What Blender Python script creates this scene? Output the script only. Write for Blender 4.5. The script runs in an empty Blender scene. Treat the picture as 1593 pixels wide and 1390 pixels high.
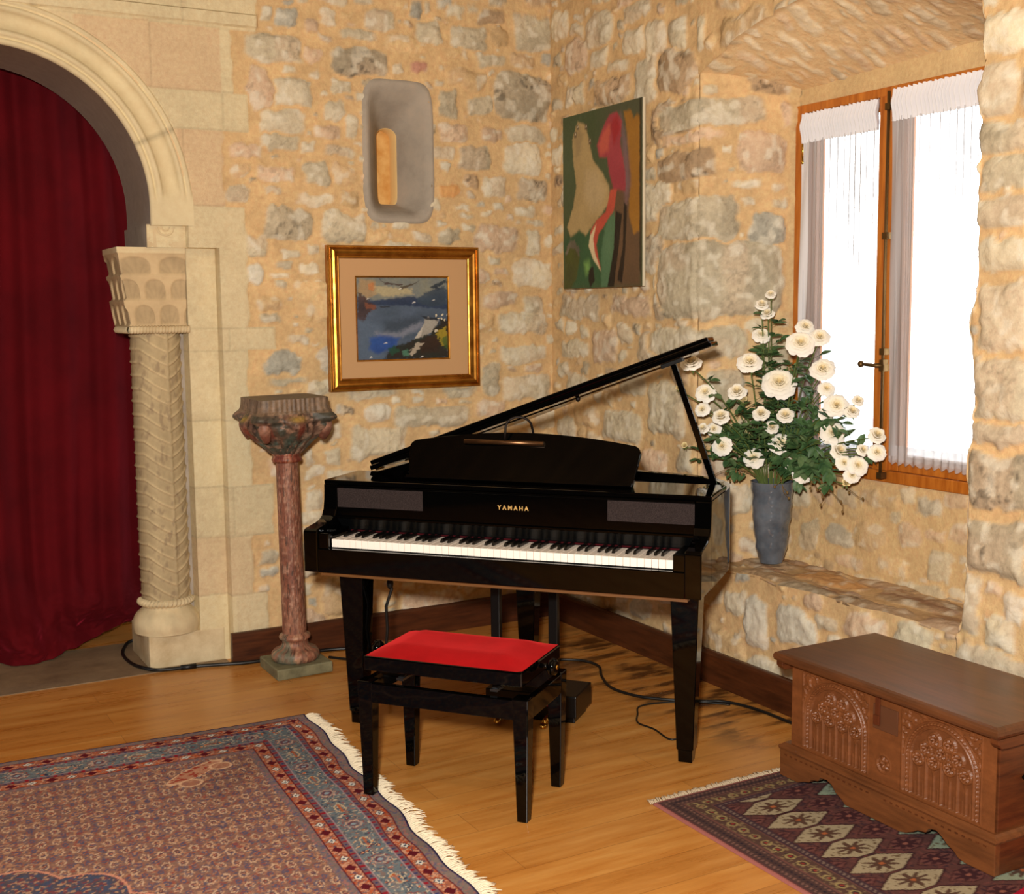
import bpy, bmesh, math, random
import numpy as np
from mathutils import Vector, Matrix, Euler
random.seed(11)
S = bpy.context.scene
COL = S.collection
PI = math.pi

# ------------------------------------------------------------------ camera
cd = bpy.data.cameras.new('camera')
cam = bpy.data.objects.new('camera', cd)
COL.objects.link(cam)
cam.location = (-3.084, -5.172, 1.539)
_A = math.radians(29.1); _p = math.radians(6.475); _r = math.radians(-0.62)
_F = Vector((0, math.cos(_p), -math.sin(_p))); _U = Vector((0, math.sin(_p), math.cos(_p))); _R = Vector((1, 0, 0))
_R2 = math.cos(_r) * _R + math.sin(_r) * _U
_U2 = -math.sin(_r) * _R + math.cos(_r) * _U
_rz = Matrix.Rotation(-_A, 3, 'Z')
_F, _R2, _U2 = _rz @ _F, _rz @ _R2, _rz @ _U2
cam.rotation_euler = Matrix((_R2, _U2, -_F)).transposed().to_euler()
cd.sensor_fit = 'HORIZONTAL'; cd.sensor_width = 36.0; cd.lens = 36.0 * 1889 / 1593
cd.clip_start = 0.05
S.camera = cam

# ------------------------------------------------------------------ light and exposure
S.view_settings.view_transform = 'Standard'
S.view_settings.look = 'None'
S.view_settings.gamma = 1.0
S.view_settings.use_curve_mapping = False
S.view_settings.exposure = 0.38
w = bpy.data.worlds.new('world'); S.world = w; w.use_nodes = True
bg = w.node_tree.nodes['Background']
bg.inputs[0].default_value = (0.93, 0.97, 1.0, 1); bg.inputs[1].default_value = 7.0
S.cycles.max_bounces = 8; S.cycles.diffuse_bounces = 4; S.cycles.glossy_bounces = 4
S.cycles.transparent_max_bounces = 12; S.cycles.sample_clamp_indirect = 6.0
S.cycles.caustics_reflective = False; S.cycles.caustics_refractive = False


def lamp(name, kind, loc, energy, color, size=0.1, target=None):
    l = bpy.data.lights.new(name, kind); l.energy = energy; l.color = color
    if kind == 'AREA':
        l.shape = 'DISK'; l.size = size
    else:
        l.shadow_soft_size = size
    o = bpy.data.objects.new(name, l); COL.objects.link(o); o.location = loc
    if target:
        o.rotation_euler = (Vector(target) - Vector(loc)).to_track_quat('-Z', 'Y').to_euler()
    return o


lamp('camera_flash', 'AREA', (-3.22, -5.2, 1.80), 165, (1.0, 0.93, 0.84), 0.16, (-0.9, -1.0, 1.1))
for _i, _l in enumerate(((-2.7, -3.3, 3.05), (-1.6, -2.7, 3.05), (-3.6, -2.2, 3.05))):
    lamp('ceiling_lamp', 'POINT', _l, 15, (1.0, 0.78, 0.50), 0.05)


# ------------------------------------------------------------------ helpers
def lin(h):
    h = h.lstrip('#')
    v = [int(h[i:i + 2], 16) / 255 for i in (0, 2, 4)]
    return tuple(((c + 0.055) / 1.055) ** 2.4 if c > 0.04045 else c / 12.92 for c in v)


def L4(h): return lin(h) + (1.0,)


def tag(o, label=None, cat=None, group=None, kind=None):
    if label: o['label'] = label
    if cat: o['category'] = cat
    if group: o['group'] = group
    if kind: o['kind'] = kind
    return o


def empty(name, loc=(0, 0, 0), rz=0.0, label=None, cat=None, group=None):
    o = bpy.data.objects.new(name, None); COL.objects.link(o)
    o.location = loc; o.rotation_euler = (0, 0, rz); o.empty_display_size = 0.05
    return tag(o, label, cat, group)


class MB:
    """collects shapes into one mesh"""
    def __init__(s): s.v = []; s.f = []; s.sm = []

    def add(s, vs, fs, smooth=False, M=None):
        n = len(s.v)
        for p in vs:
            p = Vector(p)
            s.v.append(tuple(M @ p if M else p))
        for f in fs:
            s.f.append(tuple(i + n for i in f)); s.sm.append(smooth)
        return s

    def box(s, x0, y0, z0, x1, y1, z1, M=None):
        vs = [(x0, y0, z0), (x1, y0, z0), (x1, y1, z0), (x0, y1, z0), (x0, y0, z1), (x1, y0, z1), (x1, y1, z1), (x0, y1, z1)]
        return s.add(vs, [(0, 3, 2, 1), (4, 5, 6, 7), (0, 1, 5, 4), (1, 2, 6, 5), (2, 3, 7, 6), (3, 0, 4, 7)], False, M)

    def frustum(s, cx, cy, z0, w0, d0, z1, w1, d1, M=None, ox=0, oy=0):
        a = [(cx - w0 / 2, cy - d0 / 2, z0), (cx + w0 / 2, cy - d0 / 2, z0), (cx + w0 / 2, cy + d0 / 2, z0), (cx - w0 / 2, cy + d0 / 2, z0)]
        b = [(cx + ox - w1 / 2, cy + oy - d1 / 2, z1), (cx + ox + w1 / 2, cy + oy - d1 / 2, z1), (cx + ox + w1 / 2, cy + oy + d1 / 2, z1), (cx + ox - w1 / 2, cy + oy + d1 / 2, z1)]
        return s.add(a + b, [(0, 3, 2, 1), (4, 5, 6, 7), (0, 1, 5, 4), (1, 2, 6, 5), (2, 3, 7, 6), (3, 0, 4, 7)], False, M)

    def prism(s, poly, fn, h0, h1, smooth=False):
        """poly of (a,b); fn(a,b,h) -> point"""
        n = len(poly)
        vs = [fn(a, b, h0) for a, b in poly] + [fn(a, b, h1) for a, b in poly]
        s.add(vs, [tuple(range(n))[::-1], tuple(range(n, 2 * n))])
        k = len(s.v) - 2 * n
        for i in range(n):
            j = (i + 1) % n
            s.f.append((k + i, k + j, k + n + j, k + n + i)); s.sm.append(smooth)
        return s

    def lathe(s, prof, seg=32, M=None, a0=0, a1=2 * PI, caps=True):
        full = abs(a1 - a0 - 2 * PI) < 1e-6
        m = seg if full else seg + 1
        vs = []; fs = []
        for r, z in prof:
            for i in range(m):
                a = a0 + (a1 - a0) * i / seg
                vs.append((r * math.cos(a), r * math.sin(a), z))
        for j in range(len(prof) - 1):
            for i in range(seg):
                k = (i + 1) % m if full else i + 1
                fs.append((j * m + i, j * m + k, (j + 1) * m + k, (j + 1) * m + i))
        s.add(vs, fs, True, M)
        if caps and full:
            n = len(s.v) - len(vs)
            s.f.append(tuple(n + i for i in range(m))[::-1]); s.sm.append(False)
            s.f.append(tuple(n + (len(prof) - 1) * m + i for i in range(m))); s.sm.append(False)
        return s

    def tube(s, pts, r, seg=8, caps=True):
        pts = [Vector(p) for p in pts]; n = len(pts)
        rr = r if isinstance(r, (list, tuple)) else [r] * n
        t0 = (pts[1] - pts[0]).normalized()
        up = Vector((0, 0, 1)) if abs(t0.z) < .9 else Vector((1, 0, 0))
        nrm = t0.cross(up).normalized()
        vs = []; fs = []
        for i, p in enumerate(pts):
            t = (pts[min(i + 1, n - 1)] - pts[max(i - 1, 0)]).normalized()
            nrm = (nrm - t * nrm.dot(t))
            nrm = nrm.normalized() if nrm.length > 1e-6 else t.orthogonal().normalized()
            b = t.cross(nrm)
            for k in range(seg):
                a = 2 * PI * k / seg
                vs.append(p + (nrm * math.cos(a) + b * math.sin(a)) * rr[i])
        for i in range(n - 1):
            for k in range(seg):
                k2 = (k + 1) % seg
                fs.append((i * seg + k, i * seg + k2, (i + 1) * seg + k2, (i + 1) * seg + k))
        s.add(vs, fs, True)
        if caps:
            m = len(s.v) - len(vs)
            s.f.append(tuple(m + i for i in range(seg))[::-1]); s.sm.append(False)
            s.f.append(tuple(m + (n - 1) * seg + i for i in range(seg))); s.sm.append(False)
        return s

    def grid(s, P, smooth=True):
        n, m = len(P), len(P[0])
        vs = [p for row in P for p in row]
        fs = [(i * m + j, i * m + j + 1, (i + 1) * m + j + 1, (i + 1) * m + j) for i in range(n - 1) for j in range(m - 1)]
        return s.add(vs, fs, smooth)

    def ball(s, c, r, seg=12, rings=8, sc=(1, 1, 1)):
        prof = [(max(1e-4, r * math.sin(PI * i / rings)), -r * math.cos(PI * i / rings)) for i in range(rings + 1)]
        M = Matrix.Translation(c) @ Matrix.Diagonal((sc[0], sc[1], sc[2], 1))
        return s.lathe(prof, seg, M, caps=False)

    def mesh(s, name):
        me = bpy.data.meshes.new(name)
        me.from_pydata(s.v, [], s.f)
        me.polygons.foreach_set('use_smooth', s.sm)
        me.update()
        return me

    def build(s, name, mat, parent=None, bevel=0, loc=None, weld=False):
        me = s.mesh(name)
        bm = bmesh.new(); bm.from_mesh(me)
        if weld: bmesh.ops.remove_doubles(bm, verts=bm.verts, dist=1e-5)
        bmesh.ops.recalc_face_normals(bm, faces=bm.faces)
        bm.to_mesh(me); bm.free()
        o = bpy.data.objects.new(name, me); COL.objects.link(o)
        me.materials.append(mat)
        if parent: o.parent = parent
        if loc: o.location = loc
        if bevel:
            b = o.modifiers.new('bevel', 'BEVEL'); b.width = bevel; b.segments = 2; b.limit_method = 'ANGLE'; b.angle_limit = 0.6
            b.harden_normals = False
        return o


def gridobj(name, P, mat, col=None, keep=None, parent=None, smooth=True, more=None):
    """P (n,m,3) numpy grid; col (n,m,3) linear colours; keep (n-1,m-1) bool; more = list of further (P,col,keep)"""
    V = []; Fs = []; Cs = []; off = 0
    for (p, c, k) in [(P, col, keep)] + (more or []):
        n, m = p.shape[:2]
        idx = np.arange(n * m).reshape(n, m) + off
        q = np.stack([idx[:-1, :-1], idx[:-1, 1:], idx[1:, 1:], idx[1:, :-1]], -1)
        q = q[k] if k is not None else q.reshape(-1, 4)
        V.append(p.reshape(-1, 3)); Fs.append(q.reshape(-1, 4)); off += n * m
        if c is not None: Cs.append(c.reshape(-1, 3))
    V = np.concatenate(V); Fq = np.concatenate(Fs)
    used = np.zeros(len(V), bool); used[Fq.ravel()] = True
    remap = np.cumsum(used) - 1
    Fq = remap[Fq]; V = V[used]
    me = bpy.data.meshes.new(name)
    me.vertices.add(len(V)); me.vertices.foreach_set('co', V.astype(np.float32).ravel())
    me.loops.add(len(Fq) * 4); me.loops.foreach_set('vertex_index', Fq.astype(np.int32).ravel())
    me.polygons.add(len(Fq)); me.polygons.foreach_set('loop_start', np.arange(0, len(Fq) * 4, 4, dtype=np.int32))
    me.polygons.foreach_set('loop_total', np.full(len(Fq), 4, np.int32))
    me.polygons.foreach_set('use_smooth', np.full(len(Fq), smooth, bool))
    me.update(calc_edges=True)
    if Cs:
        Cc = np.concatenate(Cs)[used]
        at = me.color_attributes.new('Col', 'FLOAT_COLOR', 'POINT')
        at.data.foreach_set('color', np.concatenate([Cc, np.ones((len(Cc), 1))], 1).astype(np.float32).ravel())
    me.materials.append(mat)
    o = bpy.data.objects.new(name, me); COL.objects.link(o)
    if parent: o.parent = parent
    return o


# ------------------------------------------------------------------ numpy noise
_rng = np.random.RandomState(3)
_T = _rng.rand(256, 256)


def vn(x, y, seed=0):
    x = np.asarray(x, float) + seed * 17.31; y = np.asarray(y, float) + seed * 7.77
    ix = np.floor(x).astype(int); iy = np.floor(y).astype(int)
    fx = x - ix; fy = y - iy
    fx = fx * fx * (3 - 2 * fx); fy = fy * fy * (3 - 2 * fy)
    a = _T[ix & 255, iy & 255]; b = _T[(ix + 1) & 255, iy & 255]; c = _T[ix & 255, (iy + 1) & 255]; d = _T[(ix + 1) & 255, (iy + 1) & 255]
    return (a * (1 - fx) + b * fx) * (1 - fy) + (c * (1 - fx) + d * fx) * fy


def fbm(x, y, seed=0, o=4):
    s = 0; a = .5; t = 0
    for i in range(o):
        s = s + a * vn(x * 2 ** i, y * 2 ** i, seed + i); t += a; a *= .5
    return s / t


def ss(a, b, x):
    t = np.clip((x - a) / (b - a), 0, 1); return t * t * (3 - 2 * t)


def mixc(c, m, new): return c * (1 - m[..., None]) + np.asarray(new) * m[..., None]


# ------------------------------------------------------------------ materials
def principled(name, color='#808080', rough=.5, metal=0, spec=.5, coat=0):
    m = bpy.data.materials.new(name); m.use_nodes = True
    b = m.node_tree.nodes['Principled BSDF']
    b.inputs['Base Color'].default_value = L4(color)
    b.inputs['Roughness'].default_value = rough; b.inputs['Metallic'].default_value = metal
    b.inputs['Specular IOR Level'].default_value = spec
    b.inputs['Coat Weight'].default_value = coat
    return m


def node(m, t, **kw):
    n = m.node_tree.nodes.new(t)
    for k, v in kw.items(): setattr(n, k, v)
    return n


def link(m, a, b): m.node_tree.links.new(a, b)


def coords(m, scale=(1, 1, 1), rot=(0, 0, 0), out='Object'):
    tc = node(m, 'ShaderNodeTexCoord'); mp = node(m, 'ShaderNodeMapping')
    mp.inputs['Scale'].default_value = scale; mp.inputs['Rotation'].default_value = rot
    link(m, tc.outputs[out], mp.inputs[0]); return mp.outputs[0]


def noise(m, vec, scale, detail=4, rough=.6):
    n = node(m, 'ShaderNodeTexNoise'); n.inputs['Scale'].default_value = scale
    n.inputs['Detail'].default_value = detail; n.inputs['Roughness'].default_value = rough
    link(m, vec, n.inputs['Vector']); return n.outputs['Fac']


def ramp(m, fac, stops):
    r = node(m, 'ShaderNodeValToRGB')
    while len(r.color_ramp.elements) < len(stops): r.color_ramp.elements.new(.5)
    for e, (p, c) in zip(r.color_ramp.elements, stops):
        e.position = p; e.color = L4(c) if isinstance(c, str) else (c, c, c, 1)
    link(m, fac, r.inputs[0]); return r.outputs[0]


def mixn(m, a, b, fac, mode='MIX'):
    n = node(m, 'ShaderNodeMix', data_type='RGBA', blend_type=mode)
    for s, v in ((n.inputs[6], a), (n.inputs[7], b), (n.inputs[0], fac)):
        if isinstance(v, (int, float)): s.default_value = v
        elif isinstance(v, str): s.default_value = L4(v)
        else: link(m, v, s)
    return n.outputs[2]


def bump(m, h, strength=.3, dist=.005):
    b = node(m, 'ShaderNodeBump'); b.inputs['Strength'].default_value = strength; b.inputs['Distance'].default_value = dist
    link(m, h, b.inputs['Height']); link(m, b.outputs[0], m.node_tree.nodes['Principled BSDF'].inputs['Normal'])


def base(m): return m.node_tree.nodes['Principled BSDF']


def attr_mat(name, rough=.8, spec=.3, nscale=60, namt=.25, bstr=.4, bdist=.004, lo=.55, hi=1.4):
    """colour attribute modulated by fine noise, noise bump"""
    m = principled(name, rough=rough, spec=spec)
    a = node(m, 'ShaderNodeAttribute', attribute_name='Col')
    v = coords(m)
    n1 = noise(m, v, nscale, 6, .7)
    r = ramp(m, n1, [(.3, lo), (.7, hi)])
    # ramp greys clamp at 1: use multiply by 2*(half)
    c = mixn(m, a.outputs['Color'], r, namt, 'OVERLAY')
    link(m, c, base(m).inputs['Base Color'])
    if bstr: bump(m, noise(m, v, nscale * .8, 6, .7), bstr, bdist)
    return m


M_wall = attr_mat('stone_wall', .8, .4, 50, .3, .6, .008, .25, .78)
M_ashlar = attr_mat('dressed_stone', .85, .25, 26, .22, .25, .003, .3, .72)
M_rug = attr_mat('rug_wool', .95, .05, 260, .25, .3, .003, .3, .75)
M_paint = attr_mat('oil_paint', .45, .4, 90, .25, .3, .002, .3, .75)
M_polychrome = attr_mat('polychrome_wood', .5, .4, 45, .5, .6, .004, .1, .9)
M_carved = attr_mat('carved_wood', .42, .45, 40, .3, .15, .002, .25, .8)


def wood(name, c1, c2, axis_scale, rough=.4, scale=6, spec=.4, bstr=.08, coat=0):
    m = principled(name, rough=rough, spec=spec, coat=coat)
    v = coords(m, axis_scale)
    f = noise(m, v, scale, 7, .65)
    link(m, ramp(m, f, [(.3, c1), (.7, c2)]), base(m).inputs['Base Color'])
    if bstr: bump(m, f, bstr, .003)
    return m


M_lacquer = principled('black_lacquer', '#030303', .04, 0, .28)
M_blacksatin = principled('black_satin', '#08090a', .3, 0, .35)
M_ebony = principled('ebony_key', '#0a0a0a', .22, 0, .5)
M_ivory = principled('white_key', '#fff6ec', .18, 0, .5)
M_felt = principled('red_felt', '#3a0a10', .95, 0, .1)
M_grille = principled('grille_cloth', '#2b2423', .95, 0, .15)
_v = coords(M_grille); link(M_grille, ramp(M_grille, noise(M_grille, _v, 400, 2, .5), [(.35, '#211b1a'), (.65, '#3a3130')]), base(M_grille).inputs['Base Color'])
M_brass = principled('brass', '#c79a45', .22, 1)
M_oldbrass = principled('aged_brass', '#6b5230', .5, .85)
M_bronze = principled('bronze_lamp', '#6d4f35', .35, .9)
M_steel = principled('steel', '#8b8f94', .3, 1)
M_goldplate = principled('gold_plate', '#b98a3c', .35, .8)
M_underboard = wood('pine_underboard', '#5c3818', '#7d5226', (1, 12, 12), .55)
M_cable = principled('cable_rubber', '#0c0c0c', .45)
M_dark = principled('iron', '#1c1512', .5, .7)


# ------------------------------------------------------------------ stone fields
PAL = {'m': '#dfbb88', 'l': '#dccfb2', 'g': '#cdc0a3', 'b': '#b7b3a3', 'd': '#b9ab90', 'p': '#d8bb9c', 'w': '#e6dfca',
       'y': '#dab988', 'n': '#bb9f7c', 'r': '#b87868', 'o': '#d09d64', 'G': '#ccc0a4'}
PAL = {k: np.array(lin(v)) for k, v in PAL.items()}
CREAM = np.array(lin('#ddcca4'))


class Field:
    def __init__(s, seed, u0, u1, v0, v1, listed='', sizes=((.2, .34), (.14, .24), (.08, .15), (.03, .08)), counts=(150, 700, 2600, 5000),
                 asp=(1.2, 2.1), gap=.005, warp=1.0, forbid=None, vert=False, ls=1000):
        R = random.Random(seed); s.seed = seed; s.warp = warp; s.st = []
        q = .01; nu = int((u1 - u0) / q) + 1; nv = int((v1 - v0) / q) + 1
        occ = np.zeros((nv, nu), bool)
        if forbid is not None:
            uu, vv = np.meshgrid(u0 + np.arange(nu) * q, v0 + np.arange(nv) * q)
            occ |= forbid(uu, vv)

        def put(cu, cv, a, b, force, key):
            i0 = max(0, int((cu - a - gap - u0) / q)); i1 = min(nu, int((cu + a + gap - u0) / q) + 1)
            j0 = max(0, int((cv - b - gap - v0) / q)); j1 = min(nv, int((cv + b + gap - v0) / q) + 1)
            if i1 <= i0 or j1 <= j0: return False
            uu, vv = np.meshgrid(u0 + np.arange(i0, i1) * q, v0 + np.arange(j0, j1) * q)
            e = (np.abs((uu - cu) / (a + gap)) ** 3 + np.abs((vv - cv) / (b + gap)) ** 3) < 1
            if not force and (occ[j0:j1, i0:i1] & e).any(): return False
            occ[j0:j1, i0:i1] |= e
            s.st.append((cu, cv, a, b, R.uniform(4.5, 9) if (force and key in 'Gdgl') else R.uniform(2.6, 6), R.uniform(-.06, .06) if not force else R.uniform(-.025, .025), key, R.uniform(.75, 1.1), R.uniform(.85, 1.1)))
            return True
        for it in listed.split(';'):
            if it:
                a = it.split(); put(float(a[0]) / 100, float(a[1]) / 100, float(a[2]) / ls, float(a[3]) / ls, True, a[4])
        for (lo, hi), n in zip(sizes, counts):
            for _ in range(n):
                wd = R.uniform(lo, hi) / 2; ht = wd / R.uniform(*asp)
                if vert: wd, ht = ht, wd
                put(R.uniform(u0, u1), R.uniform(v0, v1), wd, ht, False, R.choice('llgggpppdbyyynll'))

    def eval(s, U, V, relief=1.0):
        U = np.asarray(U, float); V = np.asarray(V, float)
        w1 = s.warp
        u = U + w1 * (.034 * (vn(U * 11, V * 11, s.seed) - .5) + .018 * (vn(U * 40, V * 40, s.seed + 5) - .5))
        v = V + w1 * (.034 * (vn(U * 11, V * 11, s.seed + 9) - .5) + .018 * (vn(U * 40, V * 40, s.seed + 3) - .5))
        low = fbm(U * 2.5, V * 2.5, s.seed + 2); mid = fbm(U * 14, V * 14, s.seed + 4); fine = fbm(U * 60, V * 60, s.seed + 6, 3)
        H = .006 * (low - .5) + .006 * (mid - .5)
        C = PAL['m'][None, None] * (.72 + .36 * mid + .22 * (fine - .5))[..., None]
        C = mixc(C, .35 * ss(.45, .75, low), PAL['y'] * .9)
        uf, vf = u.ravel(), v.ravel(); Hf = H.ravel(); Cf = C.reshape(-1, 3)
        midf = mid.ravel(); finf = fine.ravel()
        for cu, cv, a, b, n, rot, key, hg, br in s.st:
            ix = np.nonzero((np.abs(uf - cu) < a * 1.15) & (np.abs(vf - cv) < b * 1.15 + .01))[0]
            if not len(ix): continue
            du = uf[ix] - cu; dv = vf[ix] - cv
            du, dv = du + dv * rot, dv - du * rot
            qq = (np.abs(du / a) ** n + np.abs(dv / b) ** n) ** (1 / n)
            d = (1 - qq) * min(a, b)
            m = ss(-.002, .007, d)
            Hf[ix] += relief * m * (.005 + hg * .012 * ss(0, .03, d) + .012 * (midf[ix] - .5) + .009 * (finf[ix] - .5))
            seed = int(abs(cu * 1000) + abs(cv * 777)) % 97
            t = vn(uf[ix] * 9, vf[ix] * 9, seed)
            sp = ss(.5, .72, finf[ix]) * ((.75 if key in 'dn' else .4) if key in 'dgGnbp' else .22) * (.4 + 1.1 * ss(.35, .7, vn(uf[ix] * 13, vf[ix] * 13, seed + 3)))
            c = PAL[key] * (br * (.80 + .34 * t + .40 * (finf[ix] - .5)))[:, None]
            c = c + (PAL['p'] - c) * (ss(.5, .8, vn(uf[ix] * 7, vf[ix] * 7, seed + 8)) * .35)[:, None]
            c = c * (1 - sp[:, None] * .55)
            c = c + (PAL['w'] - c) * (ss(.55, .8, vn(uf[ix] * 30, vf[ix] * 30, seed + 1)) * .5)[:, None]
            Cf[ix] = Cf[ix] * (1 - m[:, None]) + c * m[:, None]
        return Hf.reshape(U.shape), Cf.reshape(U.shape + (3,))


W1 = """-135 266 133 60 g;-129 280 47 44 b;-138 281 30 32 g;-110 281 43 33 l;-118 276 43 33 p;-86 282 82 47 g;-96 275 76 24 g;-111 273 37 16 p;-96 264 133 61 d;-128 248 84 63 l;-105 252 54 43 g;-142 249 52 90 p;-133 235 97 48 l;-134 227 89 26 g;-121 225 37 25 l;-112 232 67 33 p;-100 235 24 52 l;-106 224 77 24 g;-77 262 29 30 l;-74 273 116 37 y;-68 288 32 32 b;-48 290 46 24 g;-29 289 79 39 n;-61 280 67 46 g;-41 279 86 58 g;-26 281 52 41 y;-7 285 100 88 g;-47 271 65 26 y;-30 270 79 31 g;-67 263 44 24 r;-43 261 103 45 y;-13 254 165 112 d;-52 249 48 64 g;-36 249 65 44 g;-50 236 67 48 p;-30 236 55 42 p;-12 237 110 41 l;-39 225 94 47 g;-14 225 101 73 l;-135 213 92 38 p;-118 214 57 54 g;-137 206 43 19 l;-118 203 88 29 l;-104 214 63 45 y;-102 204 46 37 y;-131 192 108 73 d;-105 191 107 68 g;-119 180 31 24 l;-130 179 44 24 l;-146 170 41 54 w;-133 174 34 17 l;-122 172 52 24 l;-135 169 42 14 l;-145 183 57 44 g;-86 187 57 22 y;-54 219 27 22 g;-29 212 61 51 l;-8 211 86 52 d;-41 214 36 39 n;-51 208 50 28 o;-46 201 42 15 l;-27 202 37 17 g;-45 197 41 13 g;-34 199 33 14 l;-6 195 63 17 l;-7 186 53 62 l;-28 187 114 68 p;-67 188 46 25 g;-54 188 54 33 g;-8 171 121 67 l;-34 170 30 36 p;-26 158 106 37 p;-7 156 58 44 g;-14 147 141 50 g;-14 132 132 44 l;-32 120 55 74 g;-12 115 140 62 g;-32 106 79 47 p;-136 131 87 45 b;-128 141 64 20 l;-134 124 93 17 g;-120 120 53 37 g;-92 107 69 39 w;-64 104 202 55 g;-91 93 154 70 g;-94 116 139 25 g;-49 116 82 23 g;-114 88 37 38 g;-114 99 58 34 l;-125 88 26 41 g;-122 69 44 44 l;-123 81 53 26 l;-110 79 71 29 l;-124 61 58 38 l"""
W2 = """-26 154 180 56 g;-68 155 163 40 p;-100 155 140 58 d;-20 134 126 46 g;-47 137 102 77 p;-87 137 137 75 g;-24 117 104 60 g;-79 251 81 100 l;-101 251 126 86 n;-70 269 75 51 l;-86 266 83 71 l;-102 266 61 64 g;-118 263 29 62 g;-58 260 84 25 g;-53 250 157 56 n;-72 281 113 39 g;-24 271 87 72 p;-22 253 79 51 g;-95 110 139 110 g;-61 100 156 73 g;-16 231 46 74 l;-16 206 47 60 g;-16 180 47 106 g;-42 279 119 70 l;-108 91 51 55 g;-87 86 108 64 p"""
RW = """-262 235 96 65 l;-261 218 84 81 l;-263 204 99 44 g;-265 194 90 52 g;-264 181 99 57 g;-265 168 99 48 g;-266 150 97 102 g;-266 128 106 97 g;-266 114 110 34 l;-266 100 112 84 d;-266 79 122 95 d;-257 59 52 93 l;-275 61 40 54 w;-269 52 57 45 g;-141 35 70 53 l;-155 30 76 103 w;-177 33 105 74 w"""
JW = """-117 232 292 57 G;-109 223 185 24 p;-106 212 181 64 n;-129 216 19 19 l;-144 216 117 86 p;-137 203 63 19 l;-151 202 30 17 l;-111 190 230 84 g;-147 186 89 61 b;-138 196 27 17 l;-152 196 38 19 g;-121 165 338 161 G;-110 139 290 69 G;-129 119 97 87 g;-151 132 70 107 g;-152 94 77 109 g"""

# ------------------------------------------------------------------ wall with the arch (plane y = 0)
ROWS = [(3.6, -1.40), (2.86, -1.42), (2.72, -1.535), (2.457, -1.48), (2.30, -1.59), (1.985, -1.50), (1.47, -1.38), (1.375, -1.515), (1.07, -1.515), (.78, -1.42), (.56, -1.52), (.30, -1.46), (-.1, -1.4)]
ARC = (-2.5, 1.98)


def limit(z):
    r = np.full(np.shape(z), -1.40)
    for (za, xl), (zb, _) in zip(ROWS[:-1], ROWS[1:]):
        r = np.where((z <= za) & (z > zb), xl, r)
    return r


def ashlar(X, Z):
    n1 = fbm(X * 3, Z * 3, 21); n2 = fbm(X * 16, Z * 16, 22); n3 = fbm(X * 60, Z * 60, 23, 3)
    H = .002 * (n2 - .5) + .0015 * (n3 - .5)
    C = CREAM[None, None] * (.80 + .22 * n1 + .16 * (n2 - .5) + .1 * (n3 - .5))[..., None]
    tone = np.zeros(X.shape); jm = np.zeros(X.shape)
    wz = Z + .006 * (vn(X * 8, Z * 8, 30) - .5)
    for k, (za, _) in enumerate(ROWS[1:-1]):
        jm = np.maximum(jm, 1 - ss(.0015, .006, np.abs(wz - za)))
        zb = ROWS[k + 2][0]
        inrow = (wz <= za) & (wz > zb)
        off = (k * .37) % .55
        pos = (X + off + .4 * math.sin(k * 2.1)) / .58
        jm = np.maximum(jm, inrow * (1 - ss(.0015, .006, np.abs(pos - np.round(pos)) * .58)))
        tone = np.where(inrow, vn(np.floor(pos + .5) * 3.7 + k * 5.1, np.full(X.shape, k * 2.3), 8), tone)
    C = mixc(C, ss(.5, .95, tone) * .5, lin('#cfa680')); C = mixc(C, ss(.4, .1, tone) * .5, lin('#e3d3a8'))
    C = mixc(C, ss(.6, .8, fbm(X * 5, Z * 3, 41)) * .3, lin('#c9b48e'))
    C = C * (1 - .15 * jm[..., None]); H = H - .002 * jm
    return H, C


def w1_forbid(u, v): return (u < limit(v) + .02)


F1 = Field(1, -1.62, .06, 0, 3.5, W1, forbid=w1_forbid)
F1b = Field(7, -6.3, -3.6, 0, 3.5, '', counts=(20, 120, 250, 250))
NX0, NX1, NZ0, NZ1 = -.948, -.606, 1.94, 2.568
_e = .0012
xs = np.unique(np.round(np.concatenate([np.arange(-3.6, -1.95, .02), np.arange(-1.95, .0661, .0075), [-1.755 - _e, -1.755, -1.62 - _e, -1.62, .07, -1.97]]), 5))
zs = np.unique(np.round(np.concatenate([np.arange(0, 2.9, .0075), np.arange(2.9, 3.51, .02), [3.5, 1.81, 1.81 + _e, 1.90, 1.90 + _e]]), 5))
Xg, Zg = np.meshgrid(xs, zs)
Ha, Ca = ashlar(Xg, Zg)
Hs, Cs_ = F1.eval(Xg, Zg)
lw = limit(Zg) + .02 * (vn(Xg * 20, Zg * 20, 50) - .5)
ma = 1 - ss(-.004, .004, Xg - lw)
H = Ha * ma + (Hs - .004) * (1 - ma); C = Ca * ma[..., None] + Cs_ * (1 - ma[..., None])
# hand-cut strings and stains
C = mixc(C, .45 * ss(.5, .8, fbm(Xg * 9, Zg * 9, 61)) * (np.exp(-((Xg + 1.62) / .05) ** 2 - ((Zg - .5) / .12) ** 2)), lin('#6e5e50'))
band = ((Xg < -1.42) & (Zg > 2.735) & (Zg < 2.785)).astype(float)
Yg = -H - .014 * band
rec = ((Xg >= -1.755) & (Xg <= -1.62 - _e / 2) & (Zg <= 1.81)) * .07
rec = np.where((Xg < -1.755 + 1e-6) & (Xg > -2.05) & (Zg <= 1.90), np.where(Zg <= 1.81, .14, .028), rec)
Yg = Yg + rec
rr = np.hypot(Xg - ARC[0], Zg - ARC[1])
xc = (Xg[:-1, :-1] + Xg[1:, 1:]) / 2; zc = (Zg[:-1, :-1] + Zg[1:, 1:]) / 2
rc = np.hypot(xc - ARC[0], zc - ARC[1])
keep = ~((zc > 1.98) & (rc < .73)) & ~((zc <= 1.98) & (zc > 1.90) & (np.abs(xc - ARC[0]) < .73))
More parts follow.
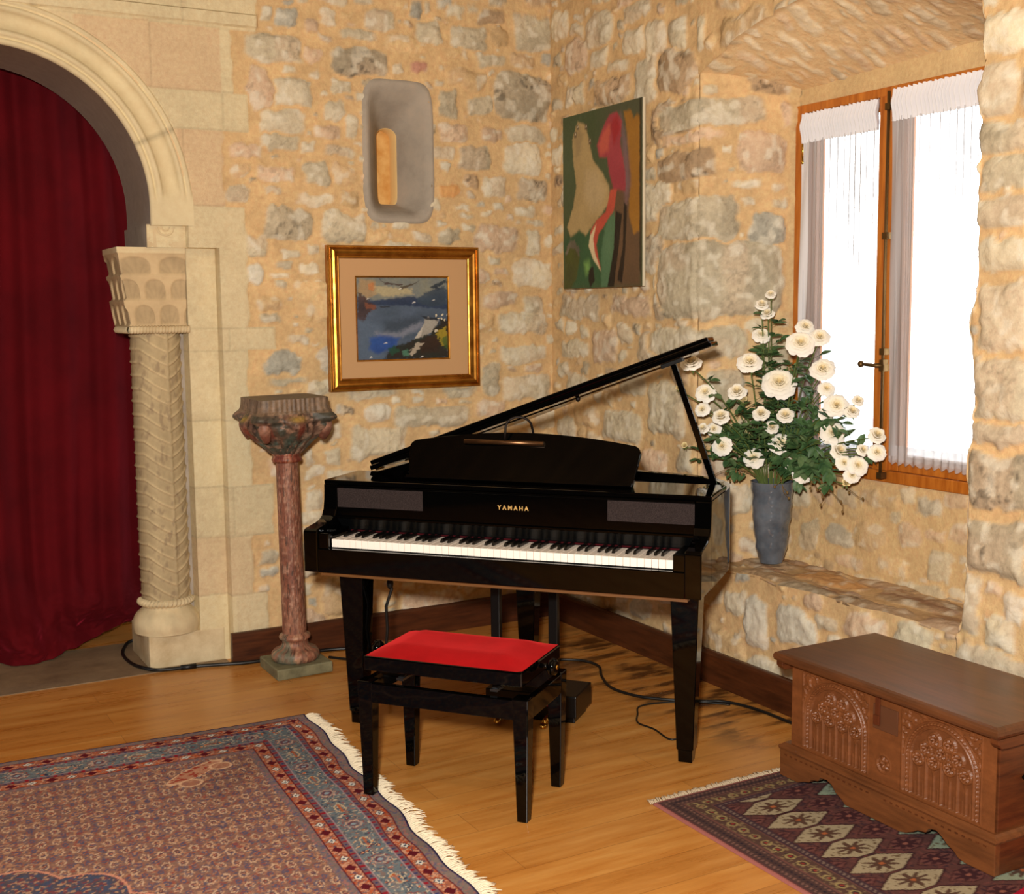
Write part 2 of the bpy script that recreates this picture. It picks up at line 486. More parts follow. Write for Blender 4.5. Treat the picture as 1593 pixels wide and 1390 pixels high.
keep &= ~((zc <= 1.9) & (zc > 1.81) & (xc < -1.915) & (xc > -3.085)) & ~((zc <= 1.81) & (xc < -1.83) & (xc > -3.17))
keep &= ~((np.abs((xc - (NX0 + NX1) / 2) / ((NX1 - NX0) / 2 - .012)) ** 5 + np.abs((zc - (NZ0 + NZ1) / 2) / ((NZ1 - NZ0) / 2 - .012)) ** 5) < 1)
P1 = np.stack([Xg, Yg, Zg], -1)
# far left part of the same wall, out of the picture
xb = np.arange(-6.3, -3.59, .04); zb = np.arange(0, 3.53, .04)
Xb, Zb = np.meshgrid(xb, zb); Hb, Cb = F1b.eval(Xb, Zb)
wall_left = gridobj('wall_left', P1, M_wall, C, keep, more=[(np.stack([Xb, -Hb + .01, Zb], -1), Cb, None)])
tag(wall_left, kind='structure'); wall_left.data.set_sharp_from_angle(angle=math.radians(55))

# jamb returns behind the arch and the arch ring itself
jb = MB()


def wallstrip(mb, pts, z0, z1, nz=2):
    for (a, b) in zip(pts[:-1], pts[1:]):
        mb.add([(a[0], a[1], z0), (b[0], b[1], z0), (b[0], b[1], z1), (a[0], a[1], z1)], [(0, 1, 2, 3)])


M_ashlar2 = principled('impost_stone', '#d3c09a', .85, 0, .25)
_v = coords(M_ashlar2); link(M_ashlar2, ramp(M_ashlar2, noise(M_ashlar2, _v, 12, 6), [(.3, '#c6ae88'), (.7, '#dccaa4')]), base(M_ashlar2).inputs['Base Color']); bump(M_ashlar2, noise(M_ashlar2, _v, 40, 6), .25, .003)
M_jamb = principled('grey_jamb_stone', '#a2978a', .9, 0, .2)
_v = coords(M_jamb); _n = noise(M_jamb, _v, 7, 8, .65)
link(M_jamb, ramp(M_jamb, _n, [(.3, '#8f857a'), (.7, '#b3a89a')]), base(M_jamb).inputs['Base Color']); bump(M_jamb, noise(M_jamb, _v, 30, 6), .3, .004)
for sgn, x0, x1, x2 in ((1, -1.755, -1.83, -1.90), (-1, -3.245, -3.17, -3.10)):
    wallstrip(jb, [(x0, .135), (x1, .14), (x1, .47), (x0 + .4 * sgn, .47)], 0, 1.81)
    wallstrip(jb, [(x0 - .16 * sgn, .028), (x0 - .16 * sgn, .46), (x0 + .4 * sgn, .47)], 1.81, 1.905)
    im = MB().add([(x0, .028, 1.81), (x0 - .1605 * sgn, .028, 1.81), (x0 - .1605 * sgn, .028, 1.905), (x0, .028, 1.905)], [(0, 1, 2, 3)]).build('trim_5', M_ashlar2); tag(im, kind='structure')
    jb.add([(x0, .02, 1.81), (x0 - .16 * sgn, .02, 1.81), (x0 - .16 * sgn, .47, 1.81), (x0, .47, 1.81)], [(0, 1, 2, 3)])
jb.add([(-4.2, .47, 1.9), (-4.2, .47, 3.5), (-1.2, .47, 3.5), (-1.2, .47, 1.9)], [])
# back face of the arch wall
for i in range(48):
    a0 = PI * i / 48; a1 = PI * (i + 1) / 48
    jb.add([(ARC[0] + .6 * math.cos(a0), .47, ARC[1] + .6 * math.sin(a0)), (ARC[0] + .6 * math.cos(a1), .47, ARC[1] + .6 * math.sin(a1)),
            (ARC[0] + 1.4 * math.cos(a1), .47, ARC[1] + 1.4 * math.sin(a1)), (ARC[0] + 1.4 * math.cos(a0), .47, ARC[1] + 1.4 * math.sin(a0))], [(0, 1, 2, 3)])
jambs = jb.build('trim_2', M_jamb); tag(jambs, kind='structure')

prof = [(.600, .47), (.600, .02), (.598, .004), (.606, -.006), (.618, -.008), (.622, .004), (.627, .006), (.631, -.008), (.640, -.013), (.650, -.010), (.655, .004),
        (.662, .010), (.680, .020), (.700, .022), (.716, .014), (.724, .002), (.727, -.008), (.735, -.012), (.743, -.010), (.747, .000), (.753, .001), (.757, -.009), (.764, -.010), (.770, -.006), (.776, .006)]
na = 120
As = np.concatenate([[-1], np.linspace(0, PI, na + 1), [PI + 1]])
Pr = np.zeros((len(As), len(prof), 3))
for i, a in enumerate(As):
    for j, (r, y) in enumerate(prof):
        aa = min(max(a, 0), PI)
        x = ARC[0] + r * math.cos(aa); z = ARC[1] + r * math.sin(aa)
        if a < 0 or a > PI: z = 1.90
        flat = 1.0
        if aa < .03 or aa > PI - .03: flat = 0.0
        elif aa < .12: flat = (aa - .03) / .09
        if y < .4 and r > .604: y = -.006 + (y + .006) * flat
        Pr[i, j] = (x, y, z)
Hh, Ch = ashlar(Pr[..., 0] + .2, Pr[..., 2] * 1.0)
ang = np.arctan2(Pr[..., 2] - ARC[1], Pr[..., 0] - ARC[0])
n1 = fbm(Pr[..., 0] * 7, Pr[..., 2] * 7, 77)
Ch = np.ones_like(Pr) * CREAM * (.82 + .25 * n1)[..., None]
for aj in (.42, .95, 1.45, 2.0, 2.6):
    Ch = Ch * (1 - .3 * (1 - ss(.002, .007, np.abs(ang - aj)))[..., None])
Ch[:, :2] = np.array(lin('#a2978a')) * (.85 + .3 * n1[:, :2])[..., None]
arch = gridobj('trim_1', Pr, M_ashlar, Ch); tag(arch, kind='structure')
# concentric circles carved in the impost block
rg = MB()
for r0, r1 in ((.012, .017), (.031, .037)):
    Pn = []
    for i in range(25):
        a = PI + PI * i / 24
        Pn.append([(-1.838 + (r0 - .002) * math.cos(a), .028, 1.895 + (r0 - .002) * math.sin(a)), (-1.838 + (r0 + r1) / 2 * math.cos(a), .021, 1.895 + (r0 + r1) / 2 * math.sin(a)),
                   (-1.838 + (r1 + .002) * math.cos(a), .028, 1.895 + (r1 + .002) * math.sin(a))])
    rg.grid(Pn)
tag(rg.build('trim_3', M_ashlar2), kind='structure')

# alcove behind the curtain, threshold
M_plaster = principled('plaster', '#7a6a52', .9, 0, .2)
bump(M_plaster, noise(M_plaster, coords(M_plaster), 12, 6), .3, .01)
al = MB()
al.add([(-4.3, .47, 0), (-4.3, 1.7, 0), (-.9, 1.7, 0), (-.9, .47, 0), (-4.3, .47, 3.5), (-4.3, 1.7, 3.5), (-.9, 1.7, 3.5), (-.9, .47, 3.5)],
       [(0, 1, 5, 4), (1, 2, 6, 5), (2, 3, 7, 6), (4, 5, 6, 7)])
tag(al.build('wall_alcove', M_plaster), kind='structure')
M_thr = principled('threshold_stone', '#8a7358', .6, 0, .35)
_v = coords(M_thr); _n = noise(M_thr, _v, 5, 9, .7)
link(M_thr, ramp(M_thr, _n, [(.3, '#6f5a44'), (.7, '#a08869')]), base(M_thr).inputs['Base Color']); bump(M_thr, _n, .2, .004)
tag(MB().box(-3.3, .025, -.05, -1.64, .575, .003).build('trim_4', M_thr), kind='structure')

# ------------------------------------------------------------------ window wall (plane x = XW) with its deep niche
XW = .03; DN = .42; YL, YR = -1.15, -2.52; ZL = .485
JL = math.hypot(DN, .165)


def arc_front(y): return 2.47 + .165 * (1 - np.abs((y + 1.835) / .685) ** 1.7)


def arc_back(y): return 2.405 + .03 * np.clip((-1.3 - y) / .9, 0, 1)


def fb2(u, v): return ((u < YL - .01) & (u > YR + .02) & (v > ZL) & (v < 2.5)) | (u > -.004)


F2 = Field(2, -5.0, 0, 0, 3.5, W2 + ';' + RW, forbid=fb2, counts=(900, 4000, 7000, 7000), sizes=((.22, .36), (.14, .26), (.08, .15), (.03, .08)), gap=.002)
F2j = Field(4, -1.75, -.95, .3, 2.6, JW, forbid=lambda u, v: (u > -1.17), counts=(20, 150, 600, 600))


def w2eval(U, V):
    h, c = F2.eval(U, V)
    hj, cj = F2j.eval(U, V)
    # stones that turn the left corner of the niche belong to both faces
    m = ss(-1.0, -1.0001, U) * 0
    for cu, cv, a, b, n, rot, key, hg, br in F2j.st:
        if cu + a > YL + .005:
            e = (np.abs((U - cu) / (a * 1.02)) ** 3 + np.abs((V - cv) / (b * 1.04)) ** 3) < 1
            m = np.maximum(m, e)
    return h * (1 - m) + hj * m, c * (1 - m[..., None]) + cj * m[..., None]


patches = []


def rightpatch(ys, zfun, nz, zz=None):
    """patch on the plane of the window wall"""
    Yy = np.tile(ys, (nz, 1)); t = np.linspace(0, 1, nz)[:, None]
    lo, hi = zfun(Yy)
    Zz = lo + (hi - lo) * t
    h, c = w2eval(Yy, Zz)
    return np.stack([XW - h, Yy, Zz], -1), c


d = .0078
yA = np.linspace(.03, YL, int(1.18 / d)); yN = np.linspace(YL, YR, int(1.37 / d)); yR = np.linspace(YR, -3.5, int(.98 / .009)); yF = np.linspace(-3.5, -9.0, 60)
pA, cA = rightpatch(yA, lambda y: (y * 0, y * 0 + 3.0), int(3.0 / d))
pAt, cAt = rightpatch(yA, lambda y: (y * 0 + 3.0, y * 0 + 3.5), 30)
pB, cB = rightpatch(yN, lambda y: (y * 0, y * 0 + ZL - .005 + .018 * (vn(y * 9, y * 0, 3) - .5)), 62)
pC, cC = rightpatch(yN, lambda y: (arc_front(y), y * 0 + 3.5), 110)
pD, cD = rightpatch(yR, lambda y: (y * 0, y * 0 + 3.5), 380)
Yf, Zf = np.meshgrid(yF, np.linspace(0, 3.5, 40)); _c = np.ones(Yf.shape + (3,)) * PAL['m'] * .8
pF = np.stack([XW + 0 * Yf, Yf, Zf], -1)
# round the arrises of the niche
for p in (pA, pD):
    for edge in (YL, YR):
        dd = np.abs(p[..., 1] - edge); m = (p[..., 2] > ZL) & (p[..., 2] < 2.5)
        p[..., 0] += m * .016 * np.clip(1 - dd / .02, 0, 1) ** 2
pD[..., 1] += ((pD[..., 2] > .43) & (pD[..., 2] < 2.75)) * np.clip(1 - np.abs(pD[..., 1] - YR) / .04, 0, 1) * (-.03 + .045 * (vn(pD[..., 2] * 7, pD[..., 2] * 0, 12) - .45) + .02 * (vn(pD[..., 2] * 26, pD[..., 2] * 0, 13) - .5))
# left reveal
tj = np.linspace(0, 1, 56); zj = np.linspace(.46, 2.5, 262)
Tj, Zj = np.meshgrid(tj, zj)
hj, cj = F2j.eval(YL - Tj * JL, Zj)
top = arc_front(YL) + (arc_back(-1.315) - arc_front(YL)) * Tj
Zj2 = .46 + (top - .46 + .06) * (Zj - .46) / 2.04
hj, cj = F2j.eval(YL - Tj * JL, Zj2)
nj = np.array([-.165, -DN, 0]) / JL
rnd = .016 * np.clip(1 - Tj * JL / .02, 0, 1) ** 2
pj = np.stack([XW + Tj * (DN - XW), YL - .165 * Tj, Zj2], -1) + nj * (hj - rnd)[..., None]
plast = ss(.88, .93, Tj + .03 * (vn(Zj * 14, Zj * 0, 4) - .5))
cj = mixc(cj, plast, lin('#cfb283'))
# right reveal (faces away from the picture)
Tr, Zr = np.meshgrid(np.linspace(0, 1, 40), np.linspace(.42, 2.7, 220))
hr, cr = F2j.eval(-1.2 - Tr * JL, Zr)
edge = -.03 + .045 * (vn(Zr * 7, Zr * 0, 12) - .45) + .02 * (vn(Zr * 26, Zr * 0, 13) - .5)
pr_ = np.stack([XW + Tr * (DN - XW), YR + .13 * Tr + edge * (1 - Tr) ** 2, Zr], -1)
# ledge
FL = Field(5, -2.6, -1.0, -.1, .6, '-152 12 300 120 n;-178 8 260 110 d;-210 7 360 150 n;-135 25 260 160 n;-172 26 380 130 o;-215 28 380 150 n;-240 10 200 150 p;-190 37 300 90 n', counts=(10, 60, 200, 200), ls=2000)
Yl, Xl = np.meshgrid(yN, np.linspace(XW - .006, DN + .01, 60))
hl, cl = FL.eval(Yl, Xl, .8)
fz = ZL - .005 + .018 * (vn(Yl * 9, Yl * 0, 3) - .5)
wgt = np.clip((Xl - XW) / .05, 0, 1)
pl = np.stack([Xl, Yl, fz * (1 - wgt) + wgt * (ZL - .014 + hl) - .010 * (1 - wgt)], -1)
cl = mixc(cl, np.full(Yl.shape, .22), lin('#a87f52')); cl = mixc(cl, ss(.55, .7, fbm(Yl * 4, Xl * 16, 140)) * .6, lin('#8a5c40'))
# vault of the niche
FV = Field(6, -2.7, -1.0, -.1, .7, '', sizes=((.14, .24), (.10, .18), (.06, .1), (.03, .05)), counts=(400, 900, 1200, 900), asp=(2.6, 4.5), gap=.007, vert=True)
Yv, Tv = np.meshgrid(yN, np.linspace(0, 1, 62))
hv, cv = FV.eval(Yv, Tv * .46 + .25 * (Yv + 1.8) * 0, 1.0)
cv = mixc(cv, np.full(Yv.shape, .35), lin('#f0d8ac')); cv = cv * 1.12
Zv = arc_front(Yv) + (arc_back(Yv) - arc_front(Yv)) * Tv
pv = np.stack([XW + (DN - XW) * Tv, Yv, Zv - hv * .45 + .004], -1)
# back of the niche around the window
WY0, WY1, WZ0, WZ1 = -1.315, -2.375, .865, 2.345
FB = Field(8, -2.6, -1.1, .4, .95, '-160 62 150 90 b;-176 64 190 120 y;-197 68 130 100 p;-143 60 120 120 g;-168 52 150 60 p;-190 54 170 80 y;-212 58 130 120 g;-150 77 120 70 p;-180 79 190 60 y;-205 80 130 60 b;-220 72 100 80 p', counts=(60, 300, 500, 300), gap=.002, ls=2000)
Yk, Zk = np.meshgrid(np.linspace(-1.26, -2.64, 170), np.linspace(.45, WZ0, 56))
hk, ck = FB.eval(Yk, Zk, .5)
ck = mixc(ck, np.full(Yk.shape, .25), lin('#dcb880'))
sl = (WZ0 - Zk) / (WZ0 - ZL)
pk = np.stack([DN - hk - .02 * sl, Yk, Zk], -1)


def flatpatch(y0, y1, z0, z1, n=10, k=10, colr='#cfb283'):
    Yq, Zq = np.meshgrid(np.linspace(y0, y1, n), np.linspace(z0, z1, k))
    return np.stack([DN + 0 * Yq, Yq, Zq], -1), np.ones(Yq.shape + (3,)) * lin(colr) * (.85 + .3 * fbm(Yq * 9, Zq * 9, 4))[..., None]


q1 = flatpatch(-1.25, WY0, WZ0, 2.47, 8, 60); q2 = flatpatch(WY1, -2.64, WZ0, 2.47, 8, 60); q3 = flatpatch(WY0, WY1, WZ1, 2.47, 60, 10)
# join the patches along their shared arrises
zA = pA[:, -1, 2]
for k, ax in ((0, 0), (1, 1)): pj[:, 0, k] = np.interp(pj[:, 0, 2], zA, pA[:, -1, k])
for k in (0, 1): pr_[:, 0, k] = np.interp(pr_[:, 0, 2], pD[:, 0, 2], pD[:, 0, k])
pv[0] = pC[0]; pl[0] = pB[-1]
wall_right = gridobj('wall_right', pA, M_wall, cA, more=[(a, b, None) for a, b in ((pAt, cAt), (pB, cB), (pC, cC), (pD, cD), (pF, _c), (pj, cj), (pr_, cr), (pl, cl), (pv, cv), (pk, ck), q1, q2, q3)])
tag(wall_right, kind='structure')

# unseen boxes added behind the window wall to stop light leaks
core = MB()
core.box(.065, -1.13, 0, DN + .05, .10, 3.55).box(.065, -9.0, 0, DN + .05, -2.61, 3.55).box(.065, -2.62, 2.68, DN + .05, -1.12, 3.55).box(.065, -2.62, 0, DN + .05, -1.12, ZL - .05)
core.box(DN + .012, -2.62, ZL - .06, DN + .05, -1.12, WZ0).box(DN + .012, -2.62, WZ1, DN + .05, -1.12, 2.7).box(DN + .012, WY0, WZ0, DN + .05, -1.12, WZ1).box(DN + .012, -2.62, WZ0, DN + .05, WY1, WZ1)
tag(core.build('wall_light_seal', M_plaster), kind='structure')
# other walls of the room, ceiling, floor
M_far = principled('darkened_far_wall', '#16100c', .8, 0, .2)  # unseen walls coloured near-black to keep reflections in the piano dark
_v = coords(M_far); link(M_far, ramp(M_far, noise(M_far, _v, 3, 5), [(.3, '#120d0a'), (.7, '#1e1610')]), base(M_far).inputs['Base Color'])
tag(MB().add([(-6.3, -9, 0), (XW, -9, 0), (XW, -9, 3.5), (-6.3, -9, 3.5)], [(0, 1, 2, 3)]).build('wall_back', M_far), kind='structure')
tag(MB().add([(-6.3, -9, 0), (-6.3, .02, 0), (-6.3, .02, 3.5), (-6.3, -9, 3.5)], [(0, 1, 2, 3)]).build('wall_side', M_far), kind='structure')
M_ceil = principled('ceiling_boards', '#8a6a44', .8, 0, .2)
_v = coords(M_ceil, (1, 8, 1)); link(M_ceil, ramp(M_ceil, noise(M_ceil, _v, 2, 5), [(.3, '#4a3822'), (.7, '#6e5638')]), base(M_ceil).inputs['Base Color'])
tag(MB().box(-6.35, -9.05, 3.5, .6, 1.75, 3.6).build('ceiling', M_ceil), kind='structure')

M_floor = principled('oak_floor', rough=.3, spec=.5)
_v = coords(M_floor, (1, 1, 1), (0, 0, 0))
br = node(M_floor, 'ShaderNodeTexBrick')
br.inputs['Scale'].default_value = 1; br.inputs['Brick Width'].default_value = 1.5; br.inputs['Row Height'].default_value = .14
br.inputs['Mortar Size'].default_value = .0012; br.inputs['Mortar Smooth'].default_value = .3
br.inputs['Color1'].default_value = (.25, .25, .25, 1); br.inputs['Color2'].default_value = (.75, .75, .75, 1); br.inputs['Mortar'].default_value = (.5, .5, .5, 1)
link(M_floor, _v, br.inputs['Vector'])
g1 = noise(M_floor, coords(M_floor, (.6, 5, 1)), 3.5, 6, .6)
g2 = noise(M_floor, coords(M_floor, (1, 16, 1)), 14, 6, .7)
c1 = ramp(M_floor, g1, [(.25, '#ad6b29'), (.5, '#c4853f'), (.75, '#d29a54')])
c2 = mixn(M_floor, c1, ramp(M_floor, g2, [(.3, .36), (.7, .62)]), .3, 'OVERLAY')
c3 = mixn(M_floor, c2, br.outputs['Color'], .16, 'OVERLAY')
jn = node(M_floor, 'ShaderNodeMath', operation='MULTIPLY'); link(M_floor, br.outputs['Fac'], jn.inputs[0]); jn.inputs[1].default_value = .5
c4 = mixn(M_floor, c3, '#5c3413', jn.outputs[0])
# dark varnish stains on the boards between piano and window wall
sep = node(M_floor, 'ShaderNodeSeparateXYZ'); tcf = node(M_floor, 'ShaderNodeTexCoord'); link(M_floor, tcf.outputs['Object'], sep.inputs[0])


def mth(op, a, b=None, cl=False):
    n = node(M_floor, 'ShaderNodeMath', operation=op); n.use_clamp = cl
    for s_, v_ in ((n.inputs[0], a), (n.inputs[1], b)):
        if v_ is None: continue
        if isinstance(v_, (int, float)): s_.default_value = v_
        else: link(M_floor, v_, s_)
    return n.outputs[0]


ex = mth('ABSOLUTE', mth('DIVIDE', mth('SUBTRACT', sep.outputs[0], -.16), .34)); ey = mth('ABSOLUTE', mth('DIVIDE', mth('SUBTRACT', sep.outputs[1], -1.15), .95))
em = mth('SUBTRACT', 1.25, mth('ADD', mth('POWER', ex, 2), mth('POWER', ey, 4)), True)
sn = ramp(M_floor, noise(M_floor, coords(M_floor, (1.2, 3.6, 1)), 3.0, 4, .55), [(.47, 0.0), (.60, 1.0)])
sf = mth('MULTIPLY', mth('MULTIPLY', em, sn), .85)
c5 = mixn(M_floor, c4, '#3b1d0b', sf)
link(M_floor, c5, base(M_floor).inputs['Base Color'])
link(M_floor, ramp(M_floor, g1, [(.3, .24), (.7, .36)]), base(M_floor).inputs['Roughness'])
bump(M_floor, g2, .04, .002)
fl = MB().box(-6.4, -9.1, -.1, .05, .024, 0).box(-4.4, .575, -.1, -.8, 1.8, 0).box(-6.4, .024, -.1, -3.3, .575, -.0).box(-1.64, .024, -.1, .05, .575, -.0)
fl.box(-3.3, .024, -.1, -1.64, .575, -.05)
tag(fl.build('floor', M_floor), kind='structure')

M_base = wood('walnut_baseboard', '#35190c', '#5a2f17', (1, 1, 10), .38, 5)


def skirting(name, p0, p1, nrm, h=.135, t=.027, endcap=False):
    m = MB()
    p0 = Vector(p0); p1 = Vector(p1); n = Vector(nrm)
    pr = [(0, 0), (t, 0), (t, h - .012), (t - .006, h - .003), (t - .012, h), (0, h)]
    a = [p0 + n * q[0] + Vector((0, 0, q[1])) for q in pr]; b = [p1 + n * q[0] + Vector((0, 0, q[1])) for q in pr]
    k = len(pr)
    m.add(a + b, [tuple(range(k)), tuple(range(k, 2 * k))] + [(i, (i + 1) % k, k + (i + 1) % k, k + i) for i in range(k)])
    o = m.build(name, M_base); return tag(o, kind='structure')


skirting('baseboard_left', (-1.635, .0, 0), (XW - .03, .0, 0), (0, -1, 0))
skirting('baseboard_right', (XW - .025, -.03, 0), (XW - .025, -4.4, 0), (-1, 0, 0))

# ------------------------------------------------------------------ stone loophole let into the arch wall
lp = empty('wall_niche', ((NX0 + NX1) / 2, 0, NZ0), 0, 'arched grey stone loophole niche let into the wall above the gold frame', 'niche')
M_block = principled('loophole_stone', '#a0968a', .9, 0, .2)
_v = coords(M_block); _n = noise(M_block, _v, 5, 8, .65)
link(M_block, ramp(M_block, _n, [(.3, '#958c80'), (.5, '#a89e90'), (.7, '#b5a695')]), base(M_block).inputs['Base Color']); bump(M_block, noise(M_block, _v, 35, 6), .35, .005)


def rrect(cx, cz, hw, hh, r, n=64, arched=False):
    pts = []
    for i in range(n):
        a = 2 * PI * i / n + 1e-4
        ex = 6 if not arched else 8
        if arched and math.sin(a) > 0:
            x = math.cos(a) * hw; z = math.sin(a) * hw * .8 + (hh - hw * .8)
        else:
            ca, sa = math.cos(a), math.sin(a)
            if arched: hz = hh
            t = 1 / ((abs(ca) ** ex + abs(sa) ** ex) ** (1 / ex)); x = ca * t * hw; z = sa * t * hh
        pts.append((cx + x, cz + z))
    return pts


cxn = (NX0 + NX1) / 2 - lp.location.x; czn = (NZ0 + NZ1) / 2 - NZ0
hwn, hhn = (NX1 - NX0) / 2, (NZ1 - NZ0) / 2
rings = [(rrect(cxn, czn, hwn + .012, hhn + .012, .05), .016), (rrect(cxn, czn, hwn, hhn, .05), -.008), (rrect(cxn, czn, hwn - .018, hhn - .018, .05), -.008),
         (rrect(cxn + .004, czn - .005, hwn - .040, hhn - .05, .05), .03), (rrect(cxn - .002, czn - .05, .052, .175, .04, arched=True), .135), (rrect(cxn - .002, czn - .05, .050, .173, .04, arched=True), .22)]
P = [[(x, y, z) for x, z in r] + [(r[0][0], y, r[0][1])] for r, y in rings]
MB().grid(P).build('stone_surround', M_block, lp)
M_slot = principled('slot_plaster', '#d8a55e', .9, 0, .2)
_v = coords(M_slot); link(M_slot, ramp(M_slot, noise(M_slot, _v, 14, 5), [(.3, '#c48a44'), (.7, '#e2ba78')]), base(M_slot).inputs['Base Color'])
MB().box(cxn - .1, .215, czn - .26, cxn + .1, .26, czn + .16).build('slot_back', M_slot, lp)
M_slotlip = principled('slot_reveal', '#e3c083', .9, 0, .2)
lipr = [(rrect(cxn - .002, czn - .05, .052, .175, .04, arched=True), .14), (rrect(cxn - .002, czn - .05, .049, .172, .04, arched=True), .142), (rrect(cxn - .002, czn - .05, .048, .170, .04, arched=True), .216)]
MB().grid([[(x, y, z) for x, z in r] + [(r[0][0], y, r[0][1])] for r, y in lipr]).build('slot_reveal', M_slotlip, lp)

# ------------------------------------------------------------------ engaged column of the arch
CXc, CYc, CR = -1.868, .17, .104
ec = empty('engaged_column', (CXc, CYc, 0), 0, 'carved cream stone column with leaf patterned shaft at the right jamb of the archway', 'column')
zz = np.linspace(.30, 1.462, 240); th = np.linspace(-PI * 1.08, PI * .08, 110)
TH, ZZ = np.meshgrid(th, zz)
# chevron leaves running up from a rib that faces the room
rib = -PI / 2 + .25
da = TH - rib
arc = np.abs(da) * CR
ph = (ZZ * 1.0 - .045 * np.sin(np.clip(arc / .12, 0, 1) * PI / 2) * 1.6 + .018 * np.sin(np.clip(arc / .12, 0, 1) * PI)) / .056
leaf = ph - np.floor(ph)
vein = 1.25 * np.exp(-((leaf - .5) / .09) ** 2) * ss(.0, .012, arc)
ribm = np.exp(-(arc / .007) ** 2)
rad = CR + .0045 * vein - .003 * np.exp(-((leaf - .32) / .09) ** 2) + .005 * ribm + .003 * (fbm(TH * 3, ZZ * 14, 5) - .5)
n1 = fbm(TH * 2, ZZ * 5, 6); n2 = fbm(TH * 6, ZZ * 30, 7)
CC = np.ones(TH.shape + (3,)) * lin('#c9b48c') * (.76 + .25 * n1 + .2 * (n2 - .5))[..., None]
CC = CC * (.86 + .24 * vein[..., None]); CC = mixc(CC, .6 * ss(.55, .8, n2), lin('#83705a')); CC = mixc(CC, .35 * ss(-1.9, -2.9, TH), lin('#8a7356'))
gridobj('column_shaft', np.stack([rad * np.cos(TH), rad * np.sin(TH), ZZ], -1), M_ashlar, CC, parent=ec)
# base: roped ring, torus, plinth
bz = np.array([.302, .298, .29, .282, .275, .268, .262, .255, .245, .235, .22, .205, .19, .175, .165, .155, .15]); brr = np.array([.100, .118, .128, .131, .128, .119, .108, .113, .124, .136, .147, .153, .156, .156, .154, .152, .152]) - .010
TB, IB = np.meshgrid(np.linspace(-PI * 1.1, PI * .1, 140), np.arange(len(bz)))
rope = (IB >= 1) & (IB <= 5)
rb = brr[IB] + rope * .006 * np.sin(TB * 40 + IB * 1.1)
CCb = np.ones(TB.shape + (3,)) * lin('#d6c39c') * (.8 + .3 * fbm(TB * 5, IB * .3, 9))[..., None]
gridobj('column_base', np.stack([rb * np.cos(TB), rb * np.sin(TB), bz[IB]], -1), M_ashlar, CCb, parent=ec)
M_plinth = principled('plinth_stone', '#d3c09b', .85, 0, .25)
_v = coords(M_plinth); link(M_plinth, ramp(M_plinth, noise(M_plinth, _v, 9, 8, .65), [(.3, '#bda67f'), (.7, '#e0cfaa')]), base(M_plinth).inputs['Base Color']); bump(M_plinth, noise(M_plinth, _v, 40, 6), .25, .003)
pm = MB()
pm.prism([(-1.972, .068), (-1.64, .068), (-1.64, .30), (-1.80, .42), (-1.972, .42)], lambda a, b, h: (a - CXc, b - CYc, h), .002, .15)
pm.build('plinth', M_plinth, ec, bevel=.006)
# capital: block with three tiers of scooped leaves
zc_ = np.linspace(1.478, 1.812, 90); sq = np.linspace(0, 1, 200)


def capring(t):
    # perimeter of a rounded square from back-left round the front to back-right; t in 0..1
    pts = []
    return pts


L0, D0 = .255, .30           # width along the wall, depth
per = np.linspace(0, D0 + L0 + .12, 220)
PZ, PT = np.meshgrid(zc_, per, indexing='ij')
h_ = (PZ - 1.478) / (1.812 - 1.478)
flare = .018 + .062 * h_ ** .8                       # how far the block stands out of the shaft line
x_l, y_f = -CR - 0 * flare, -CR
px = np.where(PT < D0, 0, np.where(PT < D0 + L0, PT - D0, L0)); py = np.where(PT < D0, D0 - PT, np.where(PT < D0 + L0, 0, PT - D0 - L0))
rows = [(.02, .34, 5.2, 0.0), (.34, .66, 5.2, .5), (.66, .93, 3.6, .2)]
ins = np.zeros(PZ.shape); frn = np.zeros(PZ.shape)
for lo, hi, nn, of in rows:
    tt = (h_ - lo) / (hi - lo); u = PT / (D0 + L0) * nn + of; fu = u - np.floor(u) - .5
    shape = 1 - (np.abs(fu) / .42) ** 2.2 - np.clip((tt - .35) / .5, 0, 2) ** 2.5
    inside = (tt > .0) & (tt < 1)
    sc = inside * ss(0, .35, shape) * ss(0, .12, tt)
    ins = np.maximum(ins, sc); frn += inside * sc * .35 * np.abs(np.sin(np.arctan2(fu, tt + .15) * 9))
    step = ((h_ >= lo) & (h_ < hi)) * (.014 * (tt - .3))
    flare = flare + step
off = flare - .017 * ins + .006 * frn
off = np.where(h_ > .93, .092, off); off = np.where(h_ < .02, .012, off)
gx = -CR - off * 0.62 + px * (1 + 0 * off); 
scale_x = (L0 - .02 + 0 * off)
gx = -.118 - .55 * off * 1.0 + px / L0 * (.232 + .55 * off)      # left flares out, right stays against the pilaster
gy = -.10 - .30 * off + np.maximum(py, 0)
n1 = fbm(PT * 12, PZ * 12, 15)
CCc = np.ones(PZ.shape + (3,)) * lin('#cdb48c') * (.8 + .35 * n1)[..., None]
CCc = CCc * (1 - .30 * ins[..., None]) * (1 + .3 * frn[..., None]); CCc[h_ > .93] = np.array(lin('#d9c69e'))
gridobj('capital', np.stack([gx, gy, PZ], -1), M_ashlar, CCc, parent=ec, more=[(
    np.array([[(gx[-1, 0], gy[-1, 0], 1.812), (gx[-1, -1], gy[-1, 0], 1.812)], [(gx[-1, 90], gy[-1, 118], 1.812), (gx[-1, -1], gy[-1, 118], 1.812)]]), np.ones((2, 2, 3)) * lin('#d9c69e'), None)])
am = MB()
for i in range(21):
    x = -.125 + .245 * i / 20
Pn = []
for j in range(9):
    a = 2 * PI * j / 8
    Pn.append([(-.128 + .25 * i / 120, -.112 + .016 * math.cos(a) * (1 + .16 * math.sin(i * 1.0 + j * .7)), 1.469 + .0165 * math.sin(a) * (1 + .1 * math.sin(i * 1.0 + j * .7))) for i in range(121)])
am.grid(Pn)
Pn = []
